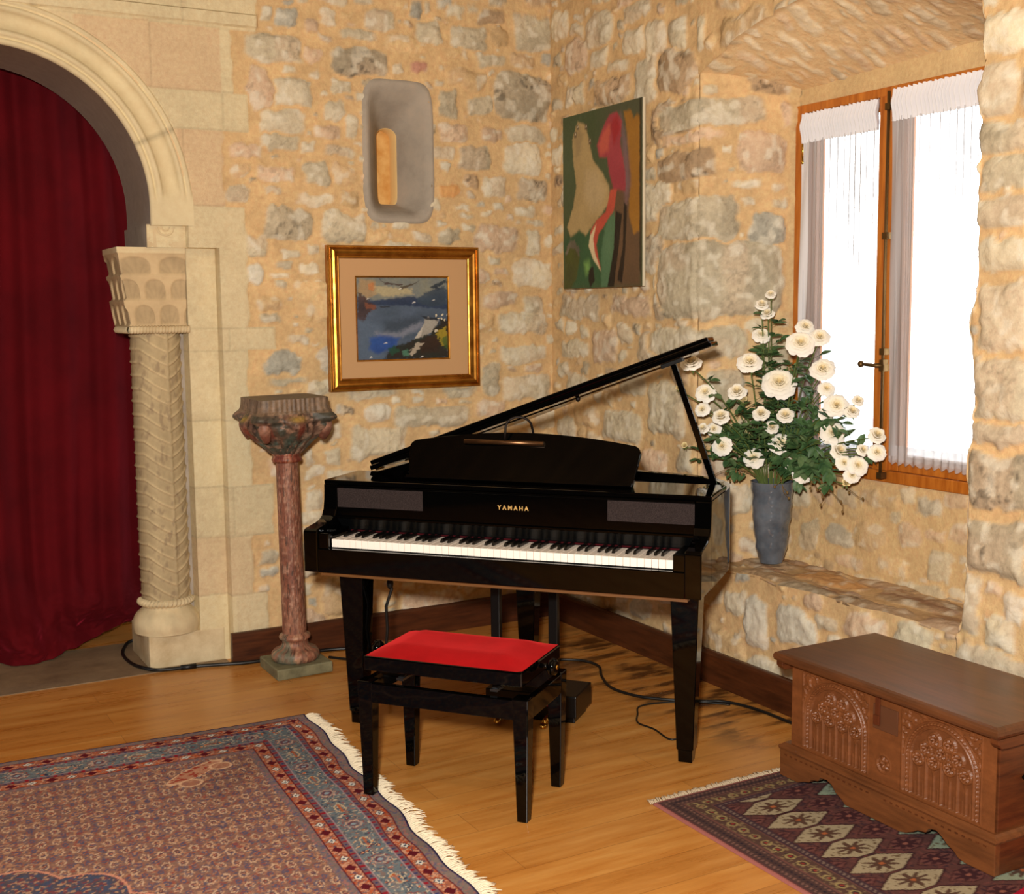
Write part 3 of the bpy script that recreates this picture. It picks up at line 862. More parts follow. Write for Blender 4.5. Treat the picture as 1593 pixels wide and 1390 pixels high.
for j in range(9):
    a = 2 * PI * j / 8
    Pn.append([(-.125 + .016 * math.cos(a) * (1 + .16 * math.sin(i * 1.0 + j * .7)), -.115 + .26 * i / 120, 1.469 + .0165 * math.sin(a)) for i in range(121)])
am.grid(Pn)
am.build('rope_ring', M_plinth, ec)

# ------------------------------------------------------------------ red velvet curtain
M_velvet = principled('red_velvet', '#500610', .9, 0, .15)
base(M_velvet).inputs['Sheen Weight'].default_value = .9; base(M_velvet).inputs['Sheen Roughness'].default_value = .35
base(M_velvet).inputs['Sheen Tint'].default_value = L4('#c83048')
_v = coords(M_velvet); link(M_velvet, ramp(M_velvet, noise(M_velvet, _v, 3, 6), [(.3, '#4c050d'), (.7, '#640812')]), base(M_velvet).inputs['Base Color'])
cx_ = np.linspace(-3.35, -1.60, 360); cz_ = np.concatenate([np.linspace(0, .35, 60), np.linspace(.36, 2.75, 90)])
XX, ZZ = np.meshgrid(cx_, cz_)
lean = XX + .05 * np.sin(ZZ * 1.1 + XX * 2) + .03 * ZZ
fold = .026 * np.sin(lean * 31 + 1.5 * np.sin(lean * 7)) + .010 * np.sin(lean * 67 + .6) + .024 * np.sin(lean * 15 + ZZ * .5)
fold *= (.65 + .35 * vn(XX * 5, ZZ * .7, 31) * 2)
low = ss(.38, 0, ZZ)
pud = low * (.055 * (fbm(XX * 7, ZZ * 9, 33) - .45) * 3 + .05 * np.sin(XX * 13 + ZZ * 16)) 
YY = .63 - fold * (1 - .4 * low) - pud - .06 * low
hem = .016 + .02 * vn(XX * 8, XX * 0, 36) + .075 * ss(-2.12, -1.95, XX) * 1
Zc = np.maximum(ZZ, 0) + hem * low
m_pud = np.exp(-((XX + 2.42) / .16) ** 2) * low
YY = YY - .16 * m_pud; Zc = Zc - hem * low * .55 * np.minimum(1, m_pud * 1.5) 
cur = gridobj('velvet_curtain', np.stack([XX, YY, Zc], -1), M_velvet)
tag(cur, 'dark red velvet curtain with vertical folds closing the stone archway', 'curtain')

# ------------------------------------------------------------------ window
M_pine = wood('pine_window', '#9a4f12', '#c97a2c', (9, 9, 1), .35, 5, .5)
win = empty('window_1', (DN, (WY0 + WY1) / 2, WZ0)); tag(win, kind='structure')


def wbox(name, y0, y1, z0, z1, x0, x1, mat=M_pine, parent=None, bevel=.004):
    o = MB().box(x0 - DN, y0 - win.location.y, z0 - WZ0, x1 - DN, y1 - win.location.y, z1 - WZ0).build(name, mat, parent or win, bevel)
    return o


fx0, fx1 = DN - .018, DN + .06
fr = MB()
for (y0, y1, z0, z1) in ((WY0, WY0 - .055, WZ0, WZ1), (WY1 + .055, WY1, WZ0, WZ1), (WY0 - .055, WY1 + .055, WZ1 - .035, WZ1), (WY0 - .055, WY1 + .055, WZ0, WZ0 + .045)):
    fr.box(fx0 - DN, min(y0, y1) - win.location.y, z0 - WZ0, fx1 - DN, max(y0, y1) - win.location.y, z1 - WZ0)
fr.build('window_frame', M_pine, win, bevel=.004)
M_glass = principled('window_glass', '#ffffff', .0)
base(M_glass).inputs['Transmission Weight'].default_value = 1; base(M_glass).inputs['IOR'].default_value = 1.02
YM = -1.835
for (ya, yb) in ((WY0 - .056, YM + .006), (YM - .006, WY1 + .056)):
    sh = MB(); st = .055; x0, x1 = -.008, .045
    a, b = ya - win.location.y, yb - win.location.y; z0, z1 = .046, WZ1 - WZ0 - .036
    sh.box(x0, a - st, z0, x1, a, z1); sh.box(x0, b, z0, x1, b + st, z1)
    sh.box(x0, b + st, z0, x1, a - st, z0 + .06); sh.box(x0, b + st, z1 - .05, x1, a - st, z1)
    s_ = sh.build('window_sash', M_pine, win, bevel=.004)
    MB().box(.028, b + st, z0 + .06, .032, a - st, z1 - .05).build('pane', M_glass, s_)
# centre cover strip, bolt with knob, hinges
wbox('cover_strip', YM - .030, YM + .045, WZ0 + .047, WZ1 - .036, DN - .036, DN - .009)
bt = MB(); yb_ = YM - .018 - win.location.y; xb_ = -.055
bt.tube([(xb_, yb_, .03), (xb_, yb_, 1.455)], .006, 8)
for z in (.03, .44, .50, .93, 1.40): bt.box(xb_ - .008, yb_ - .012, z - .012, -.034, yb_ + .012, z + .012)
bolt = bt.build('espagnolette_bolt', M_oldbrass, win)
hb = MB(); zk = 1.313 - WZ0
hb.box(xb_ - .009, yb_ - .010, zk - .022, -.034, yb_ + .010, zk + .022)
hb.tube([(xb_, yb_, zk), (xb_ - .02, yb_ + .03, zk), (xb_ - .022, yb_ + .085, zk + .003)], [.010, .007, .006], 8); hb.ball((xb_ - .022, yb_ + .09, zk + .003), .013)
hb.build('bolt_handle', M_oldbrass, bolt)
for z in (2.165, 1.593):
    h = MB(); h.tube([(-.028, WY0 - .057 - win.location.y, z - WZ0 - .045), (-.028, WY0 - .057 - win.location.y, z - WZ0 + .045)], .007, 8)
    h.ball((-.028, WY0 - .057 - win.location.y, z - WZ0 + .05), .008); h.ball((-.028, WY0 - .057 - win.location.y, z - WZ0 - .05), .008)
    h.build('hinge', M_brass, win)

# sheer curtains
M_sheer = bpy.data.materials.new('sheer_voile'); M_sheer.use_nodes = True
nt = M_sheer.node_tree; nt.nodes.clear()
_o = nt.nodes.new('ShaderNodeOutputMaterial'); _d = nt.nodes.new('ShaderNodeBsdfDiffuse'); _t = nt.nodes.new('ShaderNodeBsdfTranslucent'); _x = nt.nodes.new('ShaderNodeBsdfTransparent')
_m1 = nt.nodes.new('ShaderNodeMixShader'); _m2 = nt.nodes.new('ShaderNodeMixShader')
_d.inputs[0].default_value = (.9, .9, .92, 1); _t.inputs[0].default_value = (.88, .9, .95, 1)
_m1.inputs[0].default_value = .62; nt.links.new(_d.outputs[0], _m1.inputs[1]); nt.links.new(_t.outputs[0], _m1.inputs[2])
_m2.inputs[0].default_value = .28; nt.links.new(_m1.outputs[0], _m2.inputs[1]); nt.links.new(_x.outputs[0], _m2.inputs[2]); nt.links.new(_m2.outputs[0], _o.inputs[0])
M_header = bpy.data.materials.new('gathered_voile'); M_header.use_nodes = True
nt = M_header.node_tree; nt.nodes.clear()
_o = nt.nodes.new('ShaderNodeOutputMaterial'); _d = nt.nodes.new('ShaderNodeBsdfDiffuse'); _t = nt.nodes.new('ShaderNodeBsdfTranslucent'); _m1 = nt.nodes.new('ShaderNodeMixShader')
_d.inputs[0].default_value = (.86, .86, .9, 1); _t.inputs[0].default_value = (.6, .62, .7, 1); _m1.inputs[0].default_value = .16
nt.links.new(_d.outputs[0], _m1.inputs[1]); nt.links.new(_t.outputs[0], _m1.inputs[2]); nt.links.new(_m1.outputs[0], _o.inputs[0])


def sheer(y0, y1, ztop, zbot, label, taper, xo):
    r = empty('sheer_curtain', (xo, (y0 + y1) / 2, ztop), 0, label, 'curtain', 'white net curtains on the two sashes')
    ys = np.linspace(y0, y1, 200); ze = np.linspace(0, 1, 60)
    Yq, Tq = np.meshgrid(ys, ze)
    s_ = (Yq - y0) / (y1 - y0)
    Zq = ztop - .105 + (zbot - ztop + .105) * Tq
    scal = .010 * np.abs(np.sin(s_ * PI * 11)) * ss(.93, 1, Tq)
    amp = .005 * (1 - .5 * Tq)
    Xq = amp * np.sin(s_ * 75 + 2 * np.sin(s_ * 9)) + .004 * np.sin(s_ * 190) * (1 - Tq)
    Yn = Yq + taper * Tq * (1 - s_)
    body = gridobj('curtain_cloth', np.stack([Xq, Yn - r.location.y, Zq - ztop - scal * .9 + .008 * (1 - Tq) * 0], -1), M_sheer, parent=r)
    # lace edging at the hem
    Tl = np.linspace(0, 1, 6); Yq2, Tq2 = np.meshgrid(ys, Tl); s2 = (Yq2 - y0) / (y1 - y0)
    Xl2 = .010 * .5 * np.sin(s2 * 75 + 2 * np.sin(s2 * 9)) - .0015
    gridobj('lace_hem', np.stack([Xl2, Yq2 + taper * (1 - s2) - r.location.y, zbot - ztop - .012 * Tq2 - .012 * np.abs(np.sin(s2 * PI * 13)) * Tq2 + .05 * (1 - Tq2)], -1), M_sheer, parent=r)
    # gathered heading on its rod
    Yh, Th = np.meshgrid(np.linspace(y0, y1, 260), np.linspace(0, 1, 14)); sh_ = (Yh - y0) / (y1 - y0)
    Xh = (.006 + .006 * np.sin(Th * PI)) * np.sin(sh_ * 160 + 3 * np.sin(sh_ * 13)) - .008 * np.exp(-((Th - .45) / .2) ** 2)
    Zh = -.115 * Th + .0025 * np.sin(sh_ * 120) * (1 - Th) + .0015 * np.sin(sh_ * 160) * Th
    gridobj('gathered_heading', np.stack([Xh - .004, Yh - r.location.y, Zh], -1), M_header, parent=r)
    # doubled side hem
    Ys, Ts = np.meshgrid(np.linspace(0, 1, 8), np.linspace(0, 1, 30))
    gridobj('side_hem', np.stack([-.004 + .004 * np.sin(Ts * 9 + Ys * 4), y0 + taper * Ts - .05 * Ys * (1 - .3 * Ts) * np.sign(y0 - y1) - r.location.y, -.1 + (zbot - ztop + .11) * Ts], -1), M_header if taper == 0 else M_sheer, parent=r)
    return r


sheer(-1.368, -1.785, 2.305, .95, 'white net curtain on the left sash, behind the roses', 0, DN - .030)
sheer(-1.865, -2.325, 2.325, .965, 'white net curtain with lace hem on the right sash, beside the stone jamb', -.02, DN - .045)

# ------------------------------------------------------------------ piano
PA = math.radians(-49.5)
pn = empty('digital_grand_piano', (-1.19, -1.634, 0), PA, 'black polished baby grand piano with raised lid standing in the corner of the stone walls', 'piano')


def outline(off=0.0):
    pts = [(-.71, .13), (-.71, .86)]
    ctrl = [(-.71, .86), (-.69, 1.00), (-.60, 1.09), (-.44, 1.125), (-.26, 1.12), (-.10, 1.07), (.04, .97), (.18, .87), (.36, .80), (.53, .74), (.64, .65), (.695, .54), (.71, .42)]
    n = len(ctrl)
    for i in range(n - 1):
        p0 = Vector(ctrl[max(i - 1, 0)]); p1 = Vector(ctrl[i]); p2 = Vector(ctrl[i + 1]); p3 = Vector(ctrl[min(i + 2, n - 1)])
        for k in range(1, 6):
            t = k / 5
            q = .5 * ((2 * p1) + (-p0 + p2) * t + (2 * p0 - 5 * p1 + 4 * p2 - p3) * t * t + (-p0 + 3 * p1 - 3 * p2 + p3) * t ** 3)
            pts.append((q.x, q.y))
    pts.append((.71, .13))
    if off:
        out = []
        n = len(pts)
        for i in range(n):
            a = Vector(pts[(i - 1) % n]); b = Vector(pts[i]); c = Vector(pts[(i + 1) % n])
            t1 = (b - a).normalized(); t2 = (c - b).normalized(); nn = Vector((t1.y + t2.y, -t1.x - t2.x))
            nn = nn.normalized() if nn.length > 1e-6 else Vector((1, 0))
            out.append((b.x + nn.x * off, b.y + nn.y * off))
        return out
    return pts


OL = outline(); OLi = outline(.03); nO = len(OL)
rim = MB()
vs = [(a, b, z) for z in (.622, .912) for a, b in OL] + [(a, b, z) for z in (.622, .912) for a, b in OLi]
fs = []
for i in range(nO - 1):
    j = i + 1
    fs += [(i, j, nO + j, nO + i), (2 * nO + j, 2 * nO + i, 3 * nO + i, 3 * nO + j), (nO + i, nO + j, 3 * nO + j, 3 * nO + i), (j, i, 2 * nO + i, 2 * nO + j)]
rim.add(vs, fs)
for i in range(len(rim.sm)): rim.sm[i] = False
rimo = rim.build('rim', M_lacquer, pn)
for p in rimo.data.polygons:
    if abs(p.normal.z) < .5: p.use_smooth = True
_em = rimo.modifiers.new('split', 'EDGE_SPLIT'); _em.split_angle = math.radians(40)
MB().prism(outline(.02), lambda a, b, h: (a, b, h), .630, .650).build('case_bottom', M_lacquer, pn)
MB().prism([(x * .93 + .0, max(.17, y * .95)) for x, y in OL], lambda a, b, h: (a, b, h), .598, .628).build('underboard', M_underboard, pn)
MB().prism([(x, max(.40, y)) for x, y in outline(.03)], lambda a, b, h: (a, b, h), .862, .872).build('soundboard_plate', M_goldplate, pn)
MB().prism([(x, max(.385, y)) for x, y in outline(.045)], lambda a, b, h: (a, b, h), .872, .878).build('speaker_cover', M_grille, pn)

# cheeks with the swept front
cp = [(-.03, .623), (.14, .623), (.14, .912), (.128, .912), (.124, .86), (.117, .825), (.104, .803), (.085, .792), (.06, .786), (.02, .781), (-.02, .776), (-.03, .768)]
for s_, nm in ((-1, 'cheek'), (1, 'cheek')):
    x0, x1 = (-.71, -.655) if s_ < 0 else (.655, .71)
    MB().prism(cp, lambda a, b, h: (h, a, b), x0, x1).build(nm, M_lacquer, pn, bevel=.004)
for x0, x1 in ((-.656, -.616), (.616, .656)):
    MB().box(x0, -.02, .623, x1, .14, .762).build('key_block', M_lacquer, pn, bevel=.003)
MB().box(-.656, -.028, .623, .656, -.006, .708).build('key_slip', M_lacquer, pn, bevel=.003)
MB().box(-.655, -.004, .630, .655, .20, .7095).build('key_bed', M_blacksatin, pn)
MB().box(-.66, .0, .606, .66, .165, .622).build('front_underboard', M_underboard, pn)
# front panel with two cloth grilles, ledge, fallboard
MB().box(-.656, .128, .800, .656, .150, .912).build('front_panel', M_lacquer, pn, bevel=.002)
MB().box(-.656, .117, .792, .656, .150, .801).build('panel_ledge', M_lacquer, pn, bevel=.002)
MB().box(-.656, .121, .905, .656, .130, .9125).build('panel_cap', M_lacquer, pn, bevel=.0015)
fb_ = MB(); fb_.prism([(.122, .792), (.150, .792), (.175, .742), (.156, .742), (.146, .762)], lambda a, b, h: (h, a, b), -.655, .655)
fb_.build('fallboard', M_blacksatin, pn, bevel=.002)
MB().box(-.616, .150, .742, .616, .158, .7475).build('felt_strip', M_felt, pn)
for x0, x1 in ((-.654, -.316), (.361, .679 - .024)):
    MB().box(x0, .1255, .833, x1, .1285, .9025).build('speaker_grille', M_grille, pn)
try:
    fc = bpy.data.curves.new('lettering', 'FONT'); fc.body = 'YAMAHA'; fc.size = .0205; fc.space_character = 1.55; fc.extrude = .0008; fc.align_x = 'CENTER'; fc.offset = .0006
    fo = bpy.data.objects.new('tmp', fc); COL.objects.link(fo)
    bpy.context.view_layer.update()
    me = bpy.data.meshes.new_from_object(fo.evaluated_get(bpy.context.evaluated_depsgraph_get()))
    bpy.data.objects.remove(fo)
    M_gilt = principled('gilt_letters', '#d8b06a', .4, .3)
    me.materials.clear(); me.materials.append(M_gilt)
    to = bpy.data.objects.new('maker_lettering', me); COL.objects.link(to); to.parent = pn
    to.rotation_euler = (PI / 2, 0, 0); to.location = (.024, .1272, .853)
except Exception as e:
    print('text', e)
# keys
kw = 1.2262 / 52
wk = MB(); wk.box(-kw / 2 + .0005, 0, .7145, kw / 2 - .0005, .151, .7395); wk.box(-kw / 2 + .0005, -.001, .7105, kw / 2 - .0005, .004, .7395)
wk0 = wk.build('white_key', M_ivory, pn, bevel=.0012); wk0.location = (-.6131 + kw / 2, 0, 0)
bk = MB(); bk.frustum(0, .098, .7395, .0105, .098, .7515, .0085, .088, oy=.003); bk0 = bk.build('black_key', M_ebony, pn, bevel=.001)
seq = 'ABCDEFG'
bpos = []
for i in range(52):
    x = -.6131 + kw * (i + .5)
    if i:
        o = wk0.copy(); COL.objects.link(o); o.parent = pn; o.location = (x, 0, 0)
    l = seq[i % 7]
    if l in 'ACDFG' and i < 51:
        sh_ = {'A': .0, 'C': -.0015, 'D': .0015, 'F': -.002, 'G': 0}[l]
        bpos.append(x + kw / 2 + sh_)
bk0.location = (bpos[0], 0, 0)
for x in bpos[1:]:
    o = bk0.copy(); COL.objects.link(o); o.parent = pn; o.location = (x, 0, 0)
# little control buttons on the left key block
cb = MB()
for i in range(3): cb.box(-.648 + i * .011, .03, .762, -.641 + i * .011, .045, .765)
cb.build('control_buttons', M_steel, pn)

# top board (front flat part) and music desk
MB().box(-.71, .129, .9125, .71, .395, .930).build('top_board', M_lacquer, pn, bevel=.004)
tv = math.atan2(.10, .17)


def desk_pt(a, b, h):   # a along, b up the slope, h thickness to the back
    return (a, .245 + b * math.sin(tv) + h * math.cos(tv), .928 + b * math.cos(tv) - h * math.sin(tv))


dp = [(-.425, 0)]
dp += [(-.447, .11)]
for k in range(6): a = PI - PI / 2 * k / 5; dp.append((-.417 + .032 * math.cos(a), .128 + .032 * math.sin(a)))
for k in range(1, 12): t = k / 12; dp.append((-.417 + .812 * t, .160 + .038 * math.sin(PI * t) ** .9))
for k in range(6): a = PI / 2 - PI / 2 * k / 5; dp.append((.395 + .032 * math.cos(a), .128 + .032 * math.sin(a)))
dp += [(.425, .11), (.412, 0)]
MB().prism(dp, desk_pt, 0, .018).build('music_desk', M_lacquer, pn, bevel=.003)
dl = MB(); dl.prism([(-.43, -.004), (.417, -.004), (.417, .010), (-.43, .010)], desk_pt, -.022, .0)
dl.build('desk_ledge', M_lacquer, pn, bevel=.002)
for q in (-.31, .31): MB().box(q - .01, .36, .930, q + .01, .372, 1.02).build('desk_strut', M_blacksatin, pn)

# lid, hinged on the left; the front leaf is folded back on top
sl = math.atan2(.471, 1.30)
HU, HZ = -.655, .931


def lid_pt(u, v, h): d = u - HU; return (HU + d * math.cos(sl) - h * math.sin(sl), v, HZ + d * math.sin(sl) + h * math.cos(sl))


lo = [(min(a * 1.012, .715) if True else a, b) for a, b in outline(-.008)]
lo = [(HU if a < HU else a, max(b, .395)) for a, b in lo]
st_ = 1.392 / 1.370
lo = [(HU + (a - HU) * st_, b) for a, b in lo]
cl_ = []
for p in lo:
    if not cl_ or (Vector(p) - Vector(cl_[-1])).length > 1e-4: cl_.append(p)
lid = MB().prism(cl_, lid_pt, 0, .018).build('lid', M_lacquer, pn, bevel=.003)
MB().prism([(HU + .01, .392), (HU + 1.388, .392), (HU + 1.388, .50), (HU + 1.26, .64), (HU + .01, .64)], lid_pt, .0185, .036).build('folded_lid_leaf', M_lacquer, pn, bevel=.004)
hg = MB(); hg.prism([(HU + .03, .640), (HU + 1.26, .640), (HU + 1.26, .652), (HU + .03, .652)], lid_pt, -.003, 0); hg.build('leaf_hinge', M_oldbrass, lid)
kb_ = MB(); c_ = lid_pt(HU + .83, .55, -.008); kb_.ball(c_, .009, sc=(1, 1, 1.2)); kb_.build('rubber_stop', M_dark, lid)
for v in (.5, .8): MB().tube([(-.668, v - .03, .928), (-.668, v + .03, .928)], .006).build('lid_hinge', M_brass, pn)
# prop stick
pa, pb = Vector((.66, .45, .912)), Vector(lid_pt(HU + 1.242, .415, -.006))
pp = MB(); dr = (pb - pa).normalized(); sd = Vector((0, 1, 0)); up = dr.cross(sd).normalized()
vs = []
for c, wa in ((pa, .011), (pb, .010)):
    for a, b in ((-1, -1), (1, -1), (1, 1), (-1, 1)): vs.append(c + up * wa * a + sd * .007 * b)
pp.add(vs, [(0, 3, 2, 1), (4, 5, 6, 7), (0, 1, 5, 4), (1, 2, 6, 5), (2, 3, 7, 6), (3, 0, 4, 7)])
pp.build('lid_prop', M_lacquer, pn, bevel=.002)
_a, _b = Vector(lid_pt(HU + 1.25, .40, -.001)), Vector(lid_pt(HU + 1.32, .43, -.016))
MB().prism([(HU + 1.20, .398), (HU + 1.28, .398), (HU + 1.28, .432), (HU + 1.20, .432)], lid_pt, -.014, -.0005).build('prop_cup', M_blacksatin, lid, bevel=.002)

# legs, pedal lyre
for u, v in ((-.635, .222), (.612, .222), (-.21, .93)):
    g = MB(); g.frustum(u, v, .045, .058, .058, .600, .098, .098)
    lg = g.build('leg', M_lacquer, pn, bevel=.003)
    f_ = MB(); f_.frustum(u, v, 0, .048, .048, .045, .050, .050); f_.build('leg_foot', M_lacquer, lg, bevel=.002)
for u in (-.187, .045):
    MB().box(u - .018, .485, .10, u + .018, .515, .60).build('lyre_post', M_blacksatin, pn, bevel=.003)
pb_ = MB(); pb_.prism([(-.205, .42), (.155, .42), (.155, .62), (-.205, .62)], lambda a, b, h: (a, b, h), .028, .112)
pb_.prism([(-.19, .45), (.14, .45), (.14, .60), (-.19, .60)], lambda a, b, h: (a, b, h), .0, .03)
pbo = pb_.build('pedal_box', M_blacksatin, pn, bevel=.004)
for u in (-.125, -.035, .055):
    q = MB(); pts = [(u, .44, .045), (u, .40, .042), (u, .37, .034), (u, .345, .022)]
    q.tube(pts, [.008, .008, .012, .013], 10); q.ball((u, .338, .020), .015, sc=(1, 1.3, .7))
    q.build('pedal', M_brass, pn)
wr = MB(); wr.tube([(.0, .41, .12), (.02, .405, .08), (.05, .40, .075), (.08, .405, .085), (.085, .41, .12)], .003, 6); wr.build('pedal_wire', principled('red_wire', '#a01526', .5), pbo)

# hanging cable below the piano
hc = MB(); hc.tube([(-.54, .30, .60), (-.545, .30, .545), (-.53, .30, .50), (-.555, .30, .43), (-.552, .30, .34), (-.57, .31, .22), (-.59, .36, .08), (-.62, .45, .008), (-.66, .62, .006)], .006, 6)
hc.ball((-.536, .298, .52), .013, sc=(1, 1, 1.8))
hc.build('power_cable', M_cable, pn)

# music desk lamp
ld = empty('desk_lamp', (-1.19, -1.634, 0), PA, 'bronze gooseneck music lamp clipped over the top of the piano desk', 'lamp')
b_ = MB(); b_.tube([(-.232, .318, 1.063), (.072, .318, 1.063)], .009, 10); b_.build('lamp_bar', M_bronze, ld)
gpts = []
for k in range(15):
    a = PI - PI * k / 14
    gpts.append((-.030 + .042 * math.cos(a), .318 + .045 * k / 14, 1.118 + .036 * math.sin(a) ** .9))
gpts = [(-.075, .318, 1.066), (-.074, .318, 1.095)] + gpts + [(.014, .372, 1.095), (.012, .378, 1.02)]
b_ = MB(); b_.tube(gpts, .0045, 8); b_.build('gooseneck', M_dark, ld)


# ------------------------------------------------------------------ piano bench
BA = math.atan2(-.41, .328)
be = empty('piano_bench', (-1.397, -1.806, 0), BA, 'black adjustable piano bench with a red velvet seat standing in front of the piano', 'bench')
for a in (-1, 1):
    for b in (-1, 1):
        g = MB(); g.frustum(a * .2625, b * .147, .0105 if (a < 0 and b < 0) else 0, .034, .034, .385, .052, .052, ox=0, oy=0)
        g.build('leg', M_lacquer, be, bevel=.003)
ap = MB(); ap.box(-.2625, -.171, .318, .2625, -.150, .380); ap.box(-.2625, .150, .318, .2625, .171, .380); ap.box(-.2865, -.147, .318, -.2655, .147, .380); ap.box(.2655, -.147, .318, .2865, .147, .380)
ap.build('apron', M_lacquer, be, bevel=.002)
sf_ = MB(); sf_.box(-.268, -.166, .418, .268, .166, .465); sf_.build('seat_frame', M_lacquer, be, bevel=.005)
M_red = principled('red_seat_velvet', '#9c060b', .85, 0, .15)
base(M_red).inputs['Sheen Weight'].default_value = .5; base(M_red).inputs['Sheen Tint'].default_value = L4('#ff4040')
_v = coords(M_red); link(M_red, ramp(M_red, noise(M_red, _v, 9, 5), [(.3, '#8c0509'), (.7, '#a80a0f')]), base(M_red).inputs['Base Color'])
Pn = []
for i in range(25):
    row = []
    for j in range(37):
        a = -1 + 2 * j / 36; b = -1 + 2 * i / 24
        z = .465 + .027 * min(1, (1 - abs(a)) * 3.2) ** .8 * min(1, (1 - abs(b)) * 2.2) ** .8 - .004 * math.exp(-((a - .1) ** 2 + b * b) * 5)
        row.append((a * .263, b * .161, z))
    Pn.append(row)
MB().grid(Pn).build('seat_cushion', M_red, be)
mc = MB()
for a in (-.16, .16):
    mc.box(a - .012, -.13, .385, a + .012, .13, .393)
    for b in (-1, 1):
        mc.add([(a - .008, b * .12, .395), (a + .008, b * .12, .395), (a + .008, b * .04, .440 - .03), (a - .008, b * .04, .41), (a - .008, b * .12, .383), (a + .008, b * .12, .383), (a + .008, b * .04, .398), (a - .008, b * .04, .398)],
               [(0, 1, 2, 3), (4, 5, 6, 7), (0, 1, 5, 4), (1, 2, 6, 5), (2, 3, 7, 6), (3, 0, 4, 7)])
mc.tube([(-.20, 0, .398), (.20, 0, .398)], .007)
mc.build('lift_mechanism', M_steel, be)
for x in (.285, -.285):
    s_ = 1 if x > 0 else -1
    k_ = MB(); k_.tube([(s_ * .262, 0, .442), (s_ * .292, 0, .442)], [.008, .008], 10); k_.tube([(s_ * .290, 0, .442), (s_ * .298, 0, .442), (s_ * .314, 0, .442), (s_ * .318, 0, .442)], [.018, .026, .026, .018], 16)
    kk = k_.build('height_knob', M_lacquer, be)
    MB().ball((s_ * .318, 0, .442), .008, sc=(.5, 1, 1)).build('knob_cap', M_brass, kk)

# ------------------------------------------------------------------ painting helpers
def sdpoly(U, V, poly):
    """signed distance (positive inside) to a polygon"""
    p = np.array(poly, float); n = len(p)
    d = np.full(U.shape, 1e9); ins = np.zeros(U.shape, bool)
    for i in range(n):
        a = p[i]; b = p[(i + 1) % n]
        e = b - a; wx = U - a[0]; wy = V - a[1]
        t = np.clip((wx * e[0] + wy * e[1]) / (e @ e + 1e-12), 0, 1)
        d = np.minimum(d, np.hypot(wx - e[0] * t, wy - e[1] * t))
        c = ((a[1] <= V) & (b[1] > V)) | ((b[1] <= V) & (a[1] > V))
        xi = a[0] + (V - a[1]) / (b[1] - a[1] + 1e-12) * (b[0] - a[0])
        ins ^= c & (U < xi)
    return np.where(ins, d, -d)


def brush(C, U, V, poly, col, soft=.01, amt=1.0, rough=.012, seed=1, col2=None):
    Uw = U + rough * (vn(U * 40, V * 40, seed) - .5) + rough * (vn(U * 110, V * 110, seed + 2) - .5)
    Vw = V + rough * (vn(U * 40, V * 40, seed + 7) - .5)
    m = ss(-soft, soft, sdpoly(Uw, Vw, poly)) * amt
    c = np.ones(C.shape) * lin(col)
    if col2 is not None: c = mixc(c, fbm(U * 8, V * 8, seed + 3), lin(col2))
    return mixc(C, m, c)


# gold framed seascape on the arch wall
fx, fz0, fw, fh = -1.148, 1.178, .754, .652
gp = empty('framed_painting', (fx + fw / 2, 0, fz0), 0, 'landscape oil painting in a wide gold frame hanging on the wall above the piano', 'painting')
M_gold = principled('gold_leaf', '#b8792a', .30, .85)
_v = coords(M_gold); link(M_gold, ramp(M_gold, noise(M_gold, _v, 14, 6), [(.3, '#94591a'), (.7, '#c98d38')]), base(M_gold).inputs['Base Color'])
link(M_gold, ramp(M_gold, noise(M_gold, _v, 20, 5), [(.3, .24), (.7, .42)]), base(M_gold).inputs['Roughness'])


def framering(name, x0, x1, z0, z1, prof, mat, parent, seg=True):
    m = MB(); n = len(prof)
    cor = []
    for (sx, sz) in ((0, 0), (1, 0), (1, 1), (0, 1)):
        row = []
        for (inn, dep) in prof:
            x = x0 + inn if sx == 0 else x1 - inn
            z = z0 + inn if sz == 0 else z1 - inn
            row.append((x, dep, z))
        cor.append(row)
    for k in range(4):
        a, b = cor[k], cor[(k + 1) % 4]
        m.add(a + b, [(i, i + 1, n + i + 1, n + i) for i in range(n - 1)], False)
    o = m.build(name, mat, parent)
    return o


prf = [(0, -.002), (0, -.034), (.003, -.038), (.009, -.038), (.012, -.034), (.015, -.036), (.020, -.043), (.028, -.046), (.036, -.043), (.044, -.034), (.048, -.030), (.052, -.031), (.056, -.029), (.058, -.022)]
framering('gold_frame', -fw / 2, fw / 2, 0, fh, prf, M_gold, gp)
M_mat = principled('linen_mount', '#c69c70', .9, 0, .15)
_v = coords(M_mat); bump(M_mat, noise(M_mat, _v, 350, 2), .3, .001)
mt = MB(); px0, px1, pz0, pz1 = -1.010 - gp.location.x, -.553 - gp.location.x, 1.315 - fz0, 1.689 - fz0
mt.box(-fw / 2 + .05, -.022, .05, px0, -.012, fh - .05); mt.box(px1, -.022, .05, fw / 2 - .05, -.012, fh - .05)
mt.box(px0, -.022, .05, px1, -.012, pz0); mt.box(px0, -.022, pz1, px1, -.012, fh - .05)
mt.build('linen_mount', M_mat, gp)
framering('gilt_slip', px0 - .006, px1 + .006, pz0 - .006, pz1 + .006, [(0, -.020), (0, -.026), (.006, -.024), (.009, -.016)], M_gold, gp)
u = np.linspace(0, 1, 190); v = np.linspace(0, 1, 160); U, V = np.meshgrid(u, v)
C = np.ones(U.shape + (3,)) * lin('#3f4d5c'); fU = fbm(U * 5, V * 9, 91)
C = mixc(C, fU, lin('#56647a'))
C = brush(C, U, V, [(0, 1), (1, 1), (1, .82), (.6, .74), (.2, .72), (0, .78)], '#8d8a72', .03, 1, .03, 3, '#6b7478')
C = brush(C, U, V, [(.04, .98), (.2, .96), (.22, .80), (.12, .74), (.02, .82)], '#a88a62', .02, .8, .02, 4)
